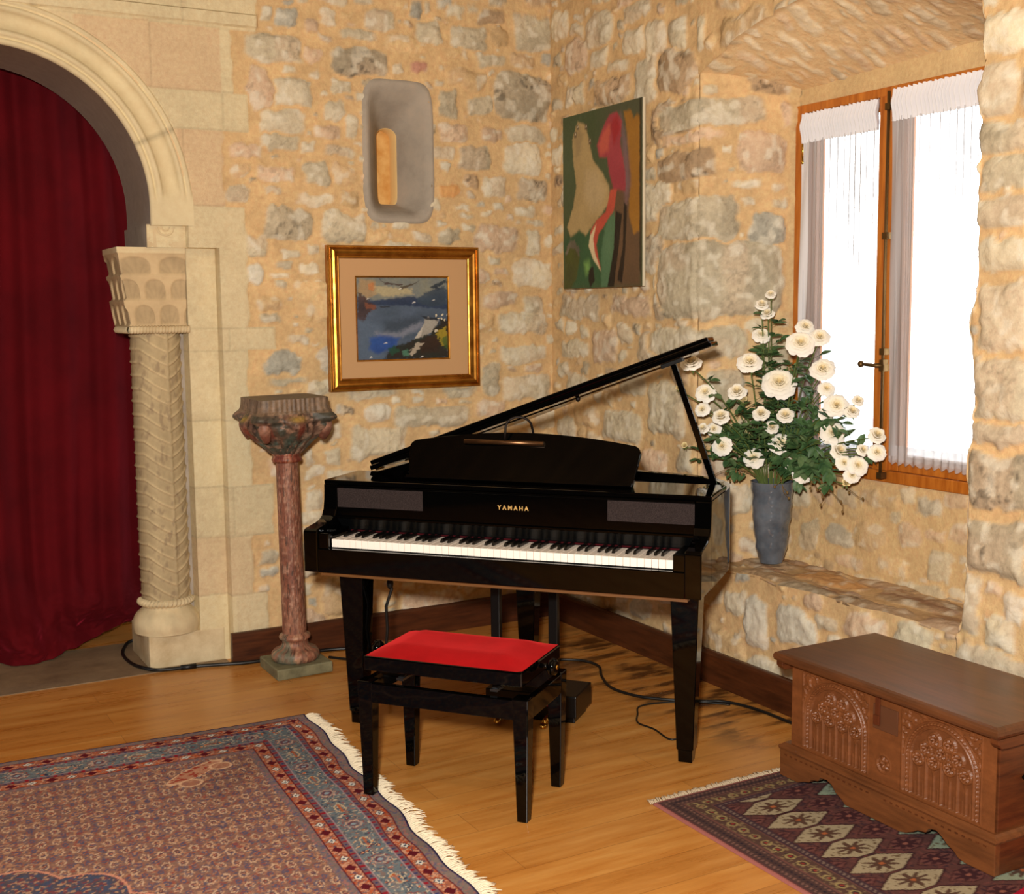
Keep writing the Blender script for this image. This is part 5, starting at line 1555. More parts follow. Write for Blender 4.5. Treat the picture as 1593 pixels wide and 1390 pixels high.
# main border: scattered flowers and scrolls
inm = (dR > .111) & (dR < .205)
dd = dR - .158
C = motif(C, inm * (vn(Pp * 110, Qq * 110, 141) > .68) * .6, '#8a6a5c'); C = motif(C, inm * (vn(Pp * 125, Qq * 125, 142) > .72) * .7, '#3f4658'); C = motif(C, inm * (vn(Pp * 140, Qq * 140, 143) > .80) * .9, '#c9b8a0')
rs = random.Random(4)
ax_ = np.where(np.minimum(Pp, RL - Pp) < np.minimum(Qq, RW_ - Qq), 1, 0)
for side in (0, 1):
    sel = inm & (ax_ == side)
    L_ = RL if side == 0 else RW_
    per_ = .26
    ph_ = along / per_; f_ = (ph_ - np.round(ph_)) * per_; par = np.where(np.round(ph_) % 2 == 0, 1, -1)
    rr_ = np.hypot(f_, dd); an_ = np.arctan2(dd, f_)
    C = motif(C, sel * (np.abs(rr_ - .024 - .003 * np.cos(an_ * 8)) < .003), '#c09a8a'); C = motif(C, sel * (rr_ < .017), '#6a4550'); C = motif(C, sel * (rr_ < .008), '#8fa0ac')
    C = motif(C, sel * (np.abs(rr_ - .034 - .003 * np.cos(an_ * 10 + 1)) < .002) * .8, '#8a3a38')
    f2_ = (ph_ - np.floor(ph_) - .5) * per_
    r2_ = np.hypot(f2_ * .55, dd); C = motif(C, sel * (np.abs(r2_ - .016) < .0022), '#c8b090'); C = motif(C, sel * (np.abs(f2_) < .03) * (np.abs(dd) < .005), '#b0603c')
    for i in range(int(L_ / .009)):
        al_ = rs.uniform(0, L_); do = rs.uniform(-.040, .040); an0 = rs.uniform(0, PI); sz = rs.uniform(.004, .0085)
        col = rs.choice(['#b8552f', '#c98a5e', '#8f2c34', '#d3bfa4', '#31405c', '#a86a50', '#c2603a', '#2c3048'])
        if abs((al_ / per_ - round(al_ / per_)) * per_) < .04: continue
        m0 = sel & (np.abs(along - al_) < .02) & (np.abs(dd - do) < .02)
        a_ = along[m0] - al_; b_ = dd[m0] - do
        ca, sa = math.cos(an0), math.sin(an0)
        q_ = ((a_ * ca + b_ * sa) / sz) ** 2 + ((-a_ * sa + b_ * ca) / (sz * .55)) ** 2
        sub = C[m0]; o1 = (q_ < 1.8)[:, None] & (i % 3 == 0); sub = np.where(o1, lin('#2c3450'), sub); sub = np.where((q_ < 1)[:, None], lin(col), sub); sub = np.where((q_ < .12)[:, None], lin('#d8b088'), sub)
        C[m0] = sub
C = motif(C, inm * (vn(Pp * 70, Qq * 70, 89) > .6) * .3, '#7f8a90')
# field: small all-over flowers
fi = dR >= .300
s_ = .044
A_ = (Pp + Qq * .58) / s_; B_ = (Pp - Qq * .58) / s_
A_ = A_ + .25 * (vn(Pp * 12, Qq * 12, 90) - .5); B_ = B_ + .25 * (vn(Pp * 12, Qq * 12, 93) - .5)
fa = A_ - np.round(A_); fb2_ = B_ - np.round(B_)
rf = np.hypot(fa, fb2_); af = np.arctan2(fb2_, fa)
kind_ = (np.round(A_) + np.round(B_)) % 2 == 0
C = motif(C, fi * (n_f > .52) * .4, '#74524e')
C = motif(C, fi * (np.abs(rf - .34 - .06 * np.cos(af * 6)) < .075) * kind_ * .75, '#d8b698')
C = motif(C, fi * (rf < .20) * kind_ * .9, '#664648'); C = motif(C, fi * (rf < .09) * kind_, '#b07c68')
C = motif(C, fi * (rf < .27) * ~kind_ * .85, '#57566e'); C = motif(C, fi * (rf < .11) * ~kind_, '#8a5a50')
C = motif(C, fi * (np.abs(rf - .33) < .05) * ~kind_ * .35, '#a04c3c')
C = motif(C, fi * (vn(Pp * 130, Qq * 130, 94) > .70) * .7, '#b88a6c'); C = motif(C, fi * (vn(Pp * 150, Qq * 150, 96) > .74) * .7, '#4f5068'); C = motif(C, fi * (vn(Pp * 120, Qq * 120, 97) > .80) * .6, '#98483a')
# darker worn zones of the dyed wool (abrash)
C = C * (1 - .16 * ss(.5, .7, fbm(Pp * 2.2, Qq * 1.4, 98)))[..., None]
# central medallion, lobed outline
mc_ = (RL / 2 - .30, RW_ / 2 + .15)
dxm = (Pp - 1.20) / .46; dym = (Qq - 1.42) / .50
rm_ = np.hypot(dxm, dym); am_ = np.arctan2(dym, dxm); ro = 1 + .10 * np.abs(np.sin(am_ * 6)) - .05
med = fi & (rm_ < ro)
C = motif(C, med * .9, '#4c4a58')
nm = vn(Pp * 120, Qq * 120, 99)
C = motif(C, med * (nm > .62) * .9, '#7d4448'); C = motif(C, med * (vn(Pp * 130, Qq * 130, 100) > .70) * .9, '#b08a70'); C = motif(C, med * (vn(Pp * 100, Qq * 100, 101) > .68) * .9, '#45506a')
C = motif(C, fi * (np.abs(rm_ - ro) < .009), '#cf9078'); C = motif(C, fi * (np.abs(rm_ - ro * .62) < .010) * (rm_ < ro), '#c9a088')
# corner cartouche
dxc = (Pp - .50) * .8 + (Qq - .40) * .6; dyc = -(Pp - .50) * .6 + (Qq - .40) * .8
g_ = (np.abs(dxc / .12) ** 2 + np.abs(dyc / .035) ** 2)
C = motif(C, fi * (g_ < 1) * .8, '#b98468'); C = motif(C, fi * (np.abs(g_ - 1) < .18) * .9, '#d8b090'); C = motif(C, fi * (g_ < 1) * (vn(Pp * 90, Qq * 90, 102) > .62) * .9, '#963a30')
for ox, oy in ((.03, .09), (-.09, -.02)):
    g2 = np.hypot((Pp - .50 - ox) / .035, (Qq - .40 - oy) / .03); C = motif(C, fi * (g2 < 1) * .7, '#a9765e'); C = motif(C, fi * (np.abs(g2 - 1) < .13) * .9, '#d8b090')
# wavy end of the carpet
wav = .006 * np.sin(Qq * 9.2 + 2.2) * np.exp(-(Pp / .25) ** 2) + .006 * np.sin(Qq * 23) * np.exp(-(Pp / .1) ** 2)
XY = C0[None, None] + (Pp + wav - .004)[..., None] * e1 + Qq[..., None] * e2
Zr_ = .009 + .0012 * (vn(Pp * 60, Qq * 60, 5) - .5) + .004 * np.clip(np.sin(Qq * 9.2 + 1.2), 0, 1) * np.exp(-(Pp / .12) ** 2)
Zr_[0, :] = .001; Zr_[-1, :] = .001; Zr_[:, 0] = .001; Zr_[:, -1] = .001
rl = empty('persian_carpet', (C0[0], C0[1], 0), 0, 'large patterned carpet with blue and rust borders lying under the left bench leg', 'carpet')
gridobj('woven_pile', np.concatenate([XY - C0, Zr_[..., None]], -1), M_rug, C, parent=rl)
M_fringe = principled('cream_fringe', '#e6d8bc', .95, 0, .1)
M_fringe2 = principled('grey_fringe', '#b8a68c', .95, 0, .1)


def fringe(name, parent, p0, dirv, outv, length, mat, n, ln=.05, seed=1, zf=None):
    rr = random.Random(seed); m = MB()
    p0 = Vector((p0[0], p0[1], 0)); dirv = Vector((dirv[0], dirv[1], 0)); outv = Vector((outv[0], outv[1], 0))
    for i in range(n):
        t = length * (i + .5) / n
        b = p0 + dirv * t + outv * -.002
        if zf: b = b + zf(t)
        l = ln * rr.uniform(.7, 1.15); sk = rr.uniform(-.4, .4) * l; w_ = length / n * .62
        pts = []
        for k in range(4):
            q = k / 3
            pts.append(b + outv * (l * q) + dirv * (sk * q * q) + Vector((0, 0, .004 + .006 * math.sin(q * PI) * rr.uniform(.4, 1.4))))
        m.tube(pts, [w_ * .55, w_ * .8, w_ * .75, w_ * .35], 5)
    o = m.build(name, mat, parent); tag(o, kind='stuff'); return o


def _zf(t):
    q = t; wv = .006 * math.sin(q * 9.2 + 2.2) + .006 * math.sin(q * 23)
    return Vector((e1[0] * (wv - .004), e1[1] * (wv - .004), 0))


fringe('fringe', rl, (0, 0), e2, -e1, RW_, M_fringe, 330, .056, 3, _zf)

# small rug under the chest
W2r, L2r = .93, 1.75
xu = np.concatenate([np.arange(0, .93, .0042), [.93]]); yu = np.concatenate([np.arange(0, 1.15, .0042), np.arange(1.15, L2r, .01), [L2r]])
Xr, Yr_ = np.meshgrid(xu, yu)
dX = np.minimum(Xr, W2r - Xr); dY = np.minimum(Yr_, L2r - Yr_)
d2 = np.minimum(dX, dY * 1.35)
C = bandcol(d2, Xr, [(.012, '#9a5f58'), (.020, '#5a3c3c'), (.075, '#4d3a38'), (.080, '#6d4a44'), (.145, '#57413a'), (.150, '#6d4a44'), (.178, '#46343a'), (9, '#5c3d3a')])
al2 = np.where(dX < dY * 1.35, Yr_, Xr)
for dc, sp_, c_ in ((.030, .016, '#7d5c54'), (.047, .016, '#2e2630'), (.064, .016, '#7a5a50'), (.164, .016, '#7d6a60')):
    q_ = al2 / sp_; f_ = q_ - np.round(q_)
    C = motif(C, (np.abs(d2 - dc) < .005) * (np.abs(f_ + (d2 - dc) * 30) < .22), c_)
q_ = al2 / .05; f_ = q_ - np.round(q_)
g_ = (f_ * .05) ** 2 + (d2 - .112) ** 2
C = motif(C, (g_ < .018 ** 2) * .9, '#352a2e'); C = motif(C, (np.abs(np.sqrt(g_) - .014) < .003) * (np.cos(np.arctan2(d2 - .112, f_) * 4) > -.2), '#9c8a5e'); C = motif(C, g_ < .006 ** 2, '#8a3a32')
inb2 = (d2 > .08) & (d2 < .145)
C = motif(C, inb2 * (vn(Xr * 120, Yr_ * 120, 120) > .7) * .7, '#8f7a5a')
fld = d2 >= .178
C = motif(C, fld * (vn(Xr * 80, Yr_ * 80, 121) > .62) * .7, '#6e4440'); C = motif(C, fld * (vn(Xr * 100, Yr_ * 100, 122) > .7) * .6, '#2c2430')
# lattice of hexagonal cream lozenges, columns of alternate tint
PXc, PY = .150, .1112
for col_i in range(-1, 6):
    cx0 = .300 + col_i * PXc * 1.0
    for row_i in range(-1, 14):
        cy0 = .215 + row_i * PY + (PY / 2 if col_i % 2 else 0)
        cream = (col_i % 2 == 0)
        dx = np.abs(Xr - cx0); dy = np.abs(Yr_ - cy0)
        if cream: hx, hy, fill = .118, .052, ('#a2957a' if col_i % 4 == 0 else '#8c9884')
        else: hx, hy, fill = .070, .034, '#6d4642'
        qh = np.maximum(dx / hx + dy / hy * .80, dy / hy * 1.06)
        C = motif(C, fld * (qh < 1.10) * (qh >= 1.0) * .9, '#3a2024'); C = motif(C, fld * (qh < 1.0), fill)
        an_ = np.arctan2((Yr_ - cy0) / .6, Xr - cx0); r_ = np.hypot(Xr - cx0, (Yr_ - cy0) * 1.5)
        fl_ = (r_ < .040 + .016 * np.cos(an_ * 8)) & (qh < .92)
        C = motif(C, fld * fl_ * .9, '#4a2c26' if cream else '#3c2328'); C = motif(C, fld * (r_ < .010), '#a8603c' if cream else '#8f5c50')
        C = motif(C, fld * (qh < .9) * (r_ > .05) * (vn(Xr * 130, Yr_ * 130, 124) > .72) * .8, '#5a4430')
C = C * .97
Zs = .008 + .001 * (vn(Xr * 60, Yr_ * 60, 6) - .5); Zs[0, :] = .001; Zs[-1, :] = .001; Zs[:, 0] = .001; Zs[:, -1] = .001
rr2 = empty('small_rug', (-.945, -2.205, 0), 0, 'small dark rug with cream lozenges lying under the carved wooden chest', 'rug')
gridobj('woven_pile', np.stack([Xr, -Yr_, Zs], -1), M_rug, C, parent=rr2)
fringe('fringe', rr2, (-.01, 0), (1, 0), (0, 1), .94, M_fringe2, 150, .032, 5)
mt_ = MB(); mt_.prism([(-.50, -3.175), (-.10, -3.10), (-.02, -3.9), (-.6, -3.9)], lambda a, b, h: (a, b, h), .0095, .016)
M_mat2 = principled('crimson_mat', '#a81b35', .95, 0, .1)
_v = coords(M_mat2); link(M_mat2, ramp(M_mat2, noise(M_mat2, _v, 60, 4), [(.3, '#93152c'), (.7, '#bd2540')]), base(M_mat2).inputs['Base Color'])
tag(mt_.build('red_mat', M_mat2, None, bevel=.002), 'crimson mat lying on the small rug past the right end of the chest', 'mat')

# ------------------------------------------------------------------ vase and roses on the stone window seat
VX, VY, VZ = .252, -1.372, .4875
vs_ = empty('glass_vase', (VX, VY, VZ), 0, 'smoky blue grey glass vase with a wavy surface standing on the stone window seat', 'vase')
M_vase = principled('smoky_glass', '#69717c', .16, 0, .6)
base(M_vase).inputs['Coat Weight'].default_value = .6; base(M_vase).inputs['Coat Roughness'].default_value = .05; base(M_vase).inputs['Transmission Weight'].default_value = .35; base(M_vase).inputs['IOR'].default_value = 1.3
_v = coords(M_vase); link(M_vase, ramp(M_vase, noise(M_vase, _v, 9, 4), [(.3, '#565e69'), (.7, '#868e99')]), base(M_vase).inputs['Base Color'])
tz = np.linspace(0, 1, 70); TH, T = np.meshgrid(np.linspace(0, 2 * PI, 97), tz); THm = np.where(TH >= 2 * PI - 1e-9, 0, TH)
Rv = .048 + .040 * T ** .75 + .004 * np.sin(PI * T) - .004 * ss(.1, 0, T)
Rv = Rv + .0045 * (fbm(np.cos(THm) * 1.6 + 5, T * 5 + np.sin(THm) * 1.6, 130, 2) - .5) * 2 * ss(1, .92, T) + .0016 * np.sin(T * 34 + 3 * fbm(np.cos(THm) + 4, T * 3, 7, 2)) * ss(1, .9, T)
Zv_ = .338 * T
inner = np.stack([(Rv[::-1] - .005) * np.cos(TH), (Rv[::-1] - .005) * np.sin(TH), np.maximum(Zv_[::-1], .012)], -1)
bot = np.stack([np.stack([Rv[0] * k * np.cos(TH[0]), Rv[0] * k * np.sin(TH[0]), np.zeros(97)], -1) for k in (.01, .6, 1)])
gridobj('vase_body', np.stack([Rv * np.cos(TH), Rv * np.sin(TH), Zv_], -1), M_vase, parent=vs_, more=[(inner, None, None), (bot, None, None), (np.stack([np.stack([Rv[-1] * np.cos(TH[0]), Rv[-1] * np.sin(TH[0]), Zv_[-1]], -1), np.stack([(Rv[-1] - .005) * np.cos(TH[0]), (Rv[-1] - .005) * np.sin(TH[0]), Zv_[-1]], -1)]), None, None)])

M_petal = principled('cream_petals', '#f0e6cc', .6, 0, .25)
base(M_petal).inputs['Subsurface Weight'].default_value = .0
_v = coords(M_petal); _g = node(M_petal, 'ShaderNodeVectorMath', operation='MULTIPLY'); link(M_petal, _v, _g.inputs[0]); _g.inputs[1].default_value = (1, 1, 0)
_l = node(M_petal, 'ShaderNodeVectorMath', operation='LENGTH'); link(M_petal, _g.outputs[0], _l.inputs[0])
link(M_petal, ramp(M_petal, _l.outputs['Value'], [(.0, '#f0dba6'), (.3, '#f5e8c8'), (.6, '#f9f2e2'), (1, '#fbf8f0')]), base(M_petal).inputs['Base Color'])
M_bud = principled('yellowish_bud_petals', '#ecd8a0', .6, 0, .25)
M_stem = principled('rose_stem', '#5a6a34', .6, 0, .3)
M_leaf = principled('rose_leaf', '#2f4530', .5, 0, .35)
_v = coords(M_leaf); link(M_leaf, ramp(M_leaf, noise(M_leaf, _v, 14, 4), [(.3, '#2d4a2c'), (.5, '#46663c'), (.75, '#7c8f62')]), base(M_leaf).inputs['Base Color'])
M_twig = principled('twig', '#7a6038', .7, 0, .2)


def petal(mb, phi, spread, r0, r1, z0, z1, curl, rr, n=6, cup=.0):
    P = []
    for i in range(n + 1):
        t = i / n
        row = []
        wdt = spread * (math.sin(PI * (.18 + .62 * t)) ** .8) * (1 if t < .8 else 1 - (t - .8) * .9)
        for j in range(7):
            s = -1 + j / 3
            ph = phi + s * wdt
            r = r0 + (r1 - r0) * t ** 1.2 - cup * abs(s) ** 2 * t * r1
            z = z0 + (z1 - z0) * math.sin(t * PI / 2) - curl * max(0, t - .65) ** 1.5 * 4 - .10 * abs(s) ** 3 * t * rr.uniform(.3, 1.2)
            k = 1 + .05 * math.sin(s * 6 + phi * 3) * t * t
            row.append((r * k * math.cos(ph), r * k * math.sin(ph), z))
        P.append(row)
    mb.grid(P)


def blossom_mesh(kind, seed):
    rr = random.Random(seed); m = MB()
    if kind == 'o':
        lay = [(3, .04, .15, 0, .66, .0, 1.4), (3, .06, .24, -.02, .68, .02, 1.2), (4, .08, .36, -.04, .68, .05, 1.05), (5, .10, .50, -.08, .64, .08, .95), (5, .12, .70, -.14, .60, .10, 1.05), (5, .14, .86, -.22, .50, .16, 1.1), (5, .14, 1.00, -.30, .34, .26, 1.12)]
    elif kind == 'h':
        lay = [(3, .05, .22, 0, .85, .0, 1.3), (4, .10, .38, -.05, .84, .03, 1.0), (5, .14, .60, -.18, .80, .08, 1.05), (5, .16, .80, -.30, .68, .14, 1.1), (5, .15, .96, -.40, .46, .28, 1.1)]
    else:
        lay = [(3, .05, .30, 0, 1.5, .0, 1.3), (4, .10, .55, -.1, 1.45, .04, 1.1), (4, .12, .75, -.2, 1.15, .12, .95)]
    for n_, r0, r1, z0, z1, cu, sp in lay:
        o_ = rr.uniform(0, 6)
        for i in range(n_):
            petal(m, o_ + i * 2 * PI / n_ + rr.uniform(-.2, .2), sp * rr.uniform(.85, 1.1), r0, r1 * rr.uniform(.93, 1.05), z0, z1 * rr.uniform(.85, 1.1) + rr.uniform(-.03, .05), cu, rr, cup=.12 if kind != 'o' else .04)
    me = m.mesh('blossom'); me.materials.append(M_petal if kind != 'b' else M_bud)
    # green calyx
    c = MB()
    for i in range(5):
        a = i * 2 * PI / 5
        c.grid([[(q * math.cos(a + s), q * math.sin(a + s), z) for s in (-w_, 0, w_)] for q, z, w_ in ((.06, -.38, .5), (.25, -.33, .5), (.50, -.30, .26), (.72, -.36, .04))])
    c.ball((0, 0, -.36), .17, 8, 6)
    ce = c.mesh('calyx'); ce.materials.append(M_stem)
    return me, ce


BL = {k: [blossom_mesh(k, s) for s in (1, 2, 3)] for k in 'ohb'}


def leafshape(mb, p, dirv, nrm, l, w):
    dirv = dirv.normalized(); sd = dirv.cross(nrm).normalized(); nn = sd.cross(dirv)
    P = []
    for i in range(6):
        t = i / 5
        hw = w * math.sin(PI * min(1, t * .95 + .05)) ** .75 * (1 - .15 * t)
        c = p + dirv * (l * t) - nn * (l * .18 * t * t)
        P.append([tuple(c + sd * (hw * s) + nn * (abs(s) * hw * .28)) for s in (-1, -.5, 0, .5, 1)])
    mb.grid(P)


def leafset(mb, sb, pts, r, n, t0=.3, t1=.97, big=1.0):
    N = len(pts) - 1
    for k in range(n):
        t = r.uniform(t0, t1) * N; i = int(min(t, N - 1)); p = pts[i].lerp(pts[i + 1], t - i)
        tg = (pts[i + 1] - pts[i]).normalized()
        out = (tg.orthogonal().normalized()); out.rotate(Matrix.Rotation(r.uniform(0, 2 * PI), 3, tg))
        d = (out + tg * .5).normalized(); L_ = r.uniform(.03, .05)
        q = p + d * L_
        if q.x > .36: d.x = -abs(d.x); q = p + d * L_
        if q.x > -.02 and q.y > -1.235: d.y = -abs(d.y); q = p + d * L_
        sb.tube([p, q], .0011, 4)
        for a in (-1, 0, 1):
            dd = d.copy(); ax = Vector((0, 0, 1)); dd.rotate(Matrix.Rotation(a * 1.0, 3, ax)); dd.z += r.uniform(-.35, .2)
            l = r.uniform(.032, .052) * big
            if (q + dd.normalized() * l).x > .385: dd.x = -abs(dd.x)
            leafshape(mb, q - d * (.0 if a == 0 else .012), dd, Vector((r.uniform(-.5, .1), r.uniform(-.6, 0), 1)), l, l * r.uniform(.28, .36))


def stem_path(end, r, n=12, droop=0):
    a0 = r.uniform(0, 2 * PI); s = Vector((VX + .022 * math.cos(a0), VY + .022 * math.sin(a0), VZ + .10))
    dx = Vector((end.x - VX, end.y - VY, 0))
    mouth = Vector((VX, VY, VZ + .338)) + (dx.normalized() * min(.055, dx.length * .4) if dx.length > .01 else Vector((0, 0, 0)))
    c1 = mouth + Vector((dx.x * .25, dx.y * .25, max(.06, (end.z - mouth.z) * .55 + .05)))
    pts = [s, s.lerp(mouth, .5)]
    for i in range(n + 1):
        t = i / n
        pts.append(mouth * (1 - t) ** 2 + c1 * 2 * t * (1 - t) + end * t * t)
    return pts


CAMP = Vector((-3.084, -5.172, 1.7))
GR = 'cream roses of the bouquet in the grey vase'


def rose(pos, rad, kind, label, i):
    r = random.Random(100 + i)
    p = Vector(pos)
    shift = (CAMP - p).normalized() * (.05 if kind != 'b' else .03); p = p + shift; rad = rad * (1.1 if kind == 'o' else 1.2)
    to = (CAMP - p).normalized(); outw = (p - Vector((VX, VY, VZ + .42))); outw = outw.normalized()
    ax = (to * (1.7 if kind == 'o' else 1.0) + outw * .55 + Vector((r.uniform(-.3, .3), r.uniform(-.3, .3), .55 + r.uniform(-.2, .2)))).normalized()
    end = p - ax * rad * .45
    root = empty('rose', tuple(stem_path(end, random.Random(100 + i))[0]), 0, label, 'rose', GR)
    off_ = Vector(root.location)
    pts = [q - off_ for q in stem_path(end, random.Random(100 + i))]
    sb = MB(); sb.tube(pts, [.0026] * (len(pts) - 1) + [.0022], 6)
    lb = MB(); leafset(lb, sb, [q + off_ for q in pts], r, 5 if kind != 'b' else 3, .35, .90)
    lb.v = [tuple(Vector(q) - off_) for q in lb.v]
    # stalks of leaf sprays were added in world space after the stem
    nst = len(pts) * 6
    sb.v = sb.v[:nst] + [tuple(Vector(q) - off_) for q in sb.v[nst:]]
    sb.build('stem', M_stem, root)
    if lb.v: lb.build('leaves', M_leaf, root)
    me, ce = BL[kind][i % 3]
    q = ax.to_track_quat('Z', 'Y'); e = q.to_euler()
    for mname, mesh_ in (('blossom', me), ('calyx', ce)):
        o = bpy.data.objects.new(mname, mesh_); COL.objects.link(o); o.parent = root
        o.location = p - ax * rad * .1 - off_; o.rotation_euler = e; s_ = rad * (1.0 if kind != 'b' else .95); o.scale = (s_, s_, s_)
    return root



ROSES = [
    ((0.241, -1.363, 1.581), 0.0208, 'h', 'half open rose at the very top of the bouquet'),
    ((0.224, -1.329, 1.54), 0.0248, 'h', 'rose bud just below the topmost rose, on its left'),
    ((0.251, -1.334, 1.503), 0.0262, 'h', "third rose of the cluster at the bouquet's tip, the lowest one"),
    ((0.247, -1.301, 1.417), 0.0356, 'o', "pale rose behind the leaves left of the bouquet's peak"),
    ((0.143, -1.354, 1.309), 0.0467, 'o', "open rose on the left flank below the bouquet's tip, facing left"),
    ((0.303, -1.497, 1.452), 0.0346, 'o', 'rose touching the left curtain at the upper right, above a wide open one'),
    ((0.232, -1.55, 1.388), 0.053, 'o', 'wide open rose seen from the side at the upper right, before the window'),
    ((0.297, -1.587, 1.412), 0.0378, 'o', 'cream rose at the upper right, right of the wide open one, against the net curtain'),
    ((0.3, -1.605, 1.287), 0.0454, 'o', 'open rose against the window frame, level with the largest bloom'),
    ((0.237, -1.425, 1.225), 0.0648, 'o', 'largest fully open rose in the upper middle of the bouquet'),
    ((0.303, -1.364, 1.156), 0.0172, 'b', 'small yellow bud hanging just under the largest rose'),
    ((-0.096, -1.281, 1.311), 0.0385, 'h', 'rose just behind the top end of the piano lid'),
    ((-0.003, -1.259, 1.19), 0.0404, 'o', 'open rose right of the piano lid prop, upper one of a touching pair'),
    ((-0.039, -1.285, 1.126), 0.0298, 'o', 'rose under the open one beside the lid prop, lower of the pair'),
    ((0.117, -1.311, 1.188), 0.0353, 'h', 'ragged rose left of the largest bloom, half way to the lid prop'),
    ((0.141, -1.318, 1.153), 0.021, 'b', 'small bud under the ragged rose left of the middle'),
    ((-0.0, -1.355, 1.098), 0.0321, 'h', 'round rose between the lid prop and the middle, on the left side'),
    ((0.163, -1.404, 1.105), 0.0311, 'h', 'round half open rose in the middle left, below the largest bloom'),
    ((0.208, -1.416, 1.049), 0.0273, 'h', 'yellow-hearted half open rose in the very middle of the bouquet'),
    ((0.197, -1.279, 1.009), 0.016, 'b', 'tiny closed yellow bud in the left centre among leaves'),
    ((0.261, -1.414, 0.978), 0.0445, 'o', 'open rose with a curled yellow heart directly above the vase'),
    ((0.242, -1.46, 1.097), 0.0323, 'h', 'tilted rose right of the middle, just under the largest bloom'),
    ((0.039, -1.261, 1.041), 0.0289, 'o', 'greyish white rose low on the left near the lid prop'),
    ((0.019, -1.34, 0.978), 0.0375, 'o', 'loose open rose low on the left, above the bare hanging twigs'),
    ((0.188, -1.335, 0.919), 0.0409, 'o', 'open rose just above the vase rim on the left'),
    ((0.261, -1.477, 0.908), 0.0311, 'h', 'round half open rose just above the vase rim on the right'),
    ((0.284, -1.516, 0.866), 0.0362, 'o', 'loose rose lying over the right edge of the vase rim'),
    ((0.301, -1.666, 1.041), 0.0464, 'o', 'big open rose in the right part, nearest to the window sill'),
    ((0.306, -1.691, 0.973), 0.0325, 'h', 'round rose directly below the big open right one'),
    ((0.309, -1.577, 1.051), 0.0204, 'b', 'yellow bud left of the big open rose on the right'),
    ((0.303, -1.622, 1.212), 0.0315, 'o', 'pale rose in front of the window, upper left of its cluster'),
    ((0.296, -1.686, 1.151), 0.0448, 'o', 'large pale rose in front of the window glare on the right'),
    ((0.301, -1.763, 1.131), 0.027, 'h', 'rose right of the large pale one against the window'),
    ((0.306, -1.788, 1.174), 0.022, 'h', 'highest bud of the far right sprig in front of the glass'),
    ((0.298, -1.894, 1.053), 0.03, 'h', 'uppermost rose at the far right end of the bouquet'),
    ((0.305, -1.892, 0.988), 0.0325, 'o', 'second rose at the far right end, just under the uppermost'),
    ((0.298, -1.802, 0.93), 0.0368, 'o', 'open rose low on the right near the window frame corner'),
    ((0.306, -1.723, 0.931), 0.0299, 'o', 'half hidden rose left of the low right open rose'),
    ((0.3, -1.772, 0.889), 0.0296, 'o', 'cream rose low on the right above the yellow bud'),
    ((0.303, -1.739, 0.853), 0.0211, 'b', 'lowest yellow bud at the bottom right of the bouquet'),
    ((-0.041, -1.174, 0.967), 0.0159, 'b', 'single bud left of the lid prop on its own twig'),
    ((-0.12, -1.229, 1.209), 0.0129, 'b', 'tiny bud peeping out left of the piano lid prop higher up'),
    ((0.296, -1.631, 1.115), 0.0289, 'o', 'pale rose at the left edge of the window cluster, lower one'),
    ((0.307, -1.815, 0.99), 0.022, 'h', 'small rose next to the far right pair, on their left'),
    ((-0.048, -1.301, 1.049), 0.0233, 'h', 'small white rose seen just right of the piano lid prop'),
]
for i, (p_, r_, k_, l_) in enumerate(ROSES): rose(p_, r_, k_, l_, i)
# leafy stems without blooms
rf = random.Random(77)
for i in range(26):
    if i < 20:
        e_ = Vector((VX + rf.uniform(-.06, .06), VY + rf.uniform(-.36, .10), rf.uniform(.93, 1.36)))
        if e_.z > 1.15: e_.y = VY + (e_.y - VY) * .5
        e_.y = min(e_.y, -1.275)
    else: e_ = Vector(((.0, -.06, .27, .30, .29, .1)[i - 20], (-1.29, -1.25, -1.70, -1.82, -1.6, -1.35)[i - 20], (1.0, .93, .93, 1.0, 1.2, 1.1)[i - 20]))
    e_ = e_ - Vector((CAMP.x - e_.x, CAMP.y - e_.y, 0)).normalized() * (.04 if e_.x < .2 else .0); e_.x = min(e_.x, .31); e_.y = min(e_.y, -1.275)
    pts = stem_path(e_, random.Random(300 + i))
    rt = empty('rose_foliage', tuple(pts[0]), 0, 'leafy green rose stem without a bloom inside the bouquet', 'foliage', 'leafy stems filling the bouquet')
    sb = MB(); sb.tube(pts, .0022, 6); lb = MB(); leafset(lb, sb, pts, random.Random(400 + i), 9, .30, 1.0, 1.1)
    for m_ in (sb, lb): m_.v = [tuple(Vector(q) - pts[0]) for q in m_.v]
    sb.build('stem', M_stem, rt); lb.build('leaves', M_leaf, rt)
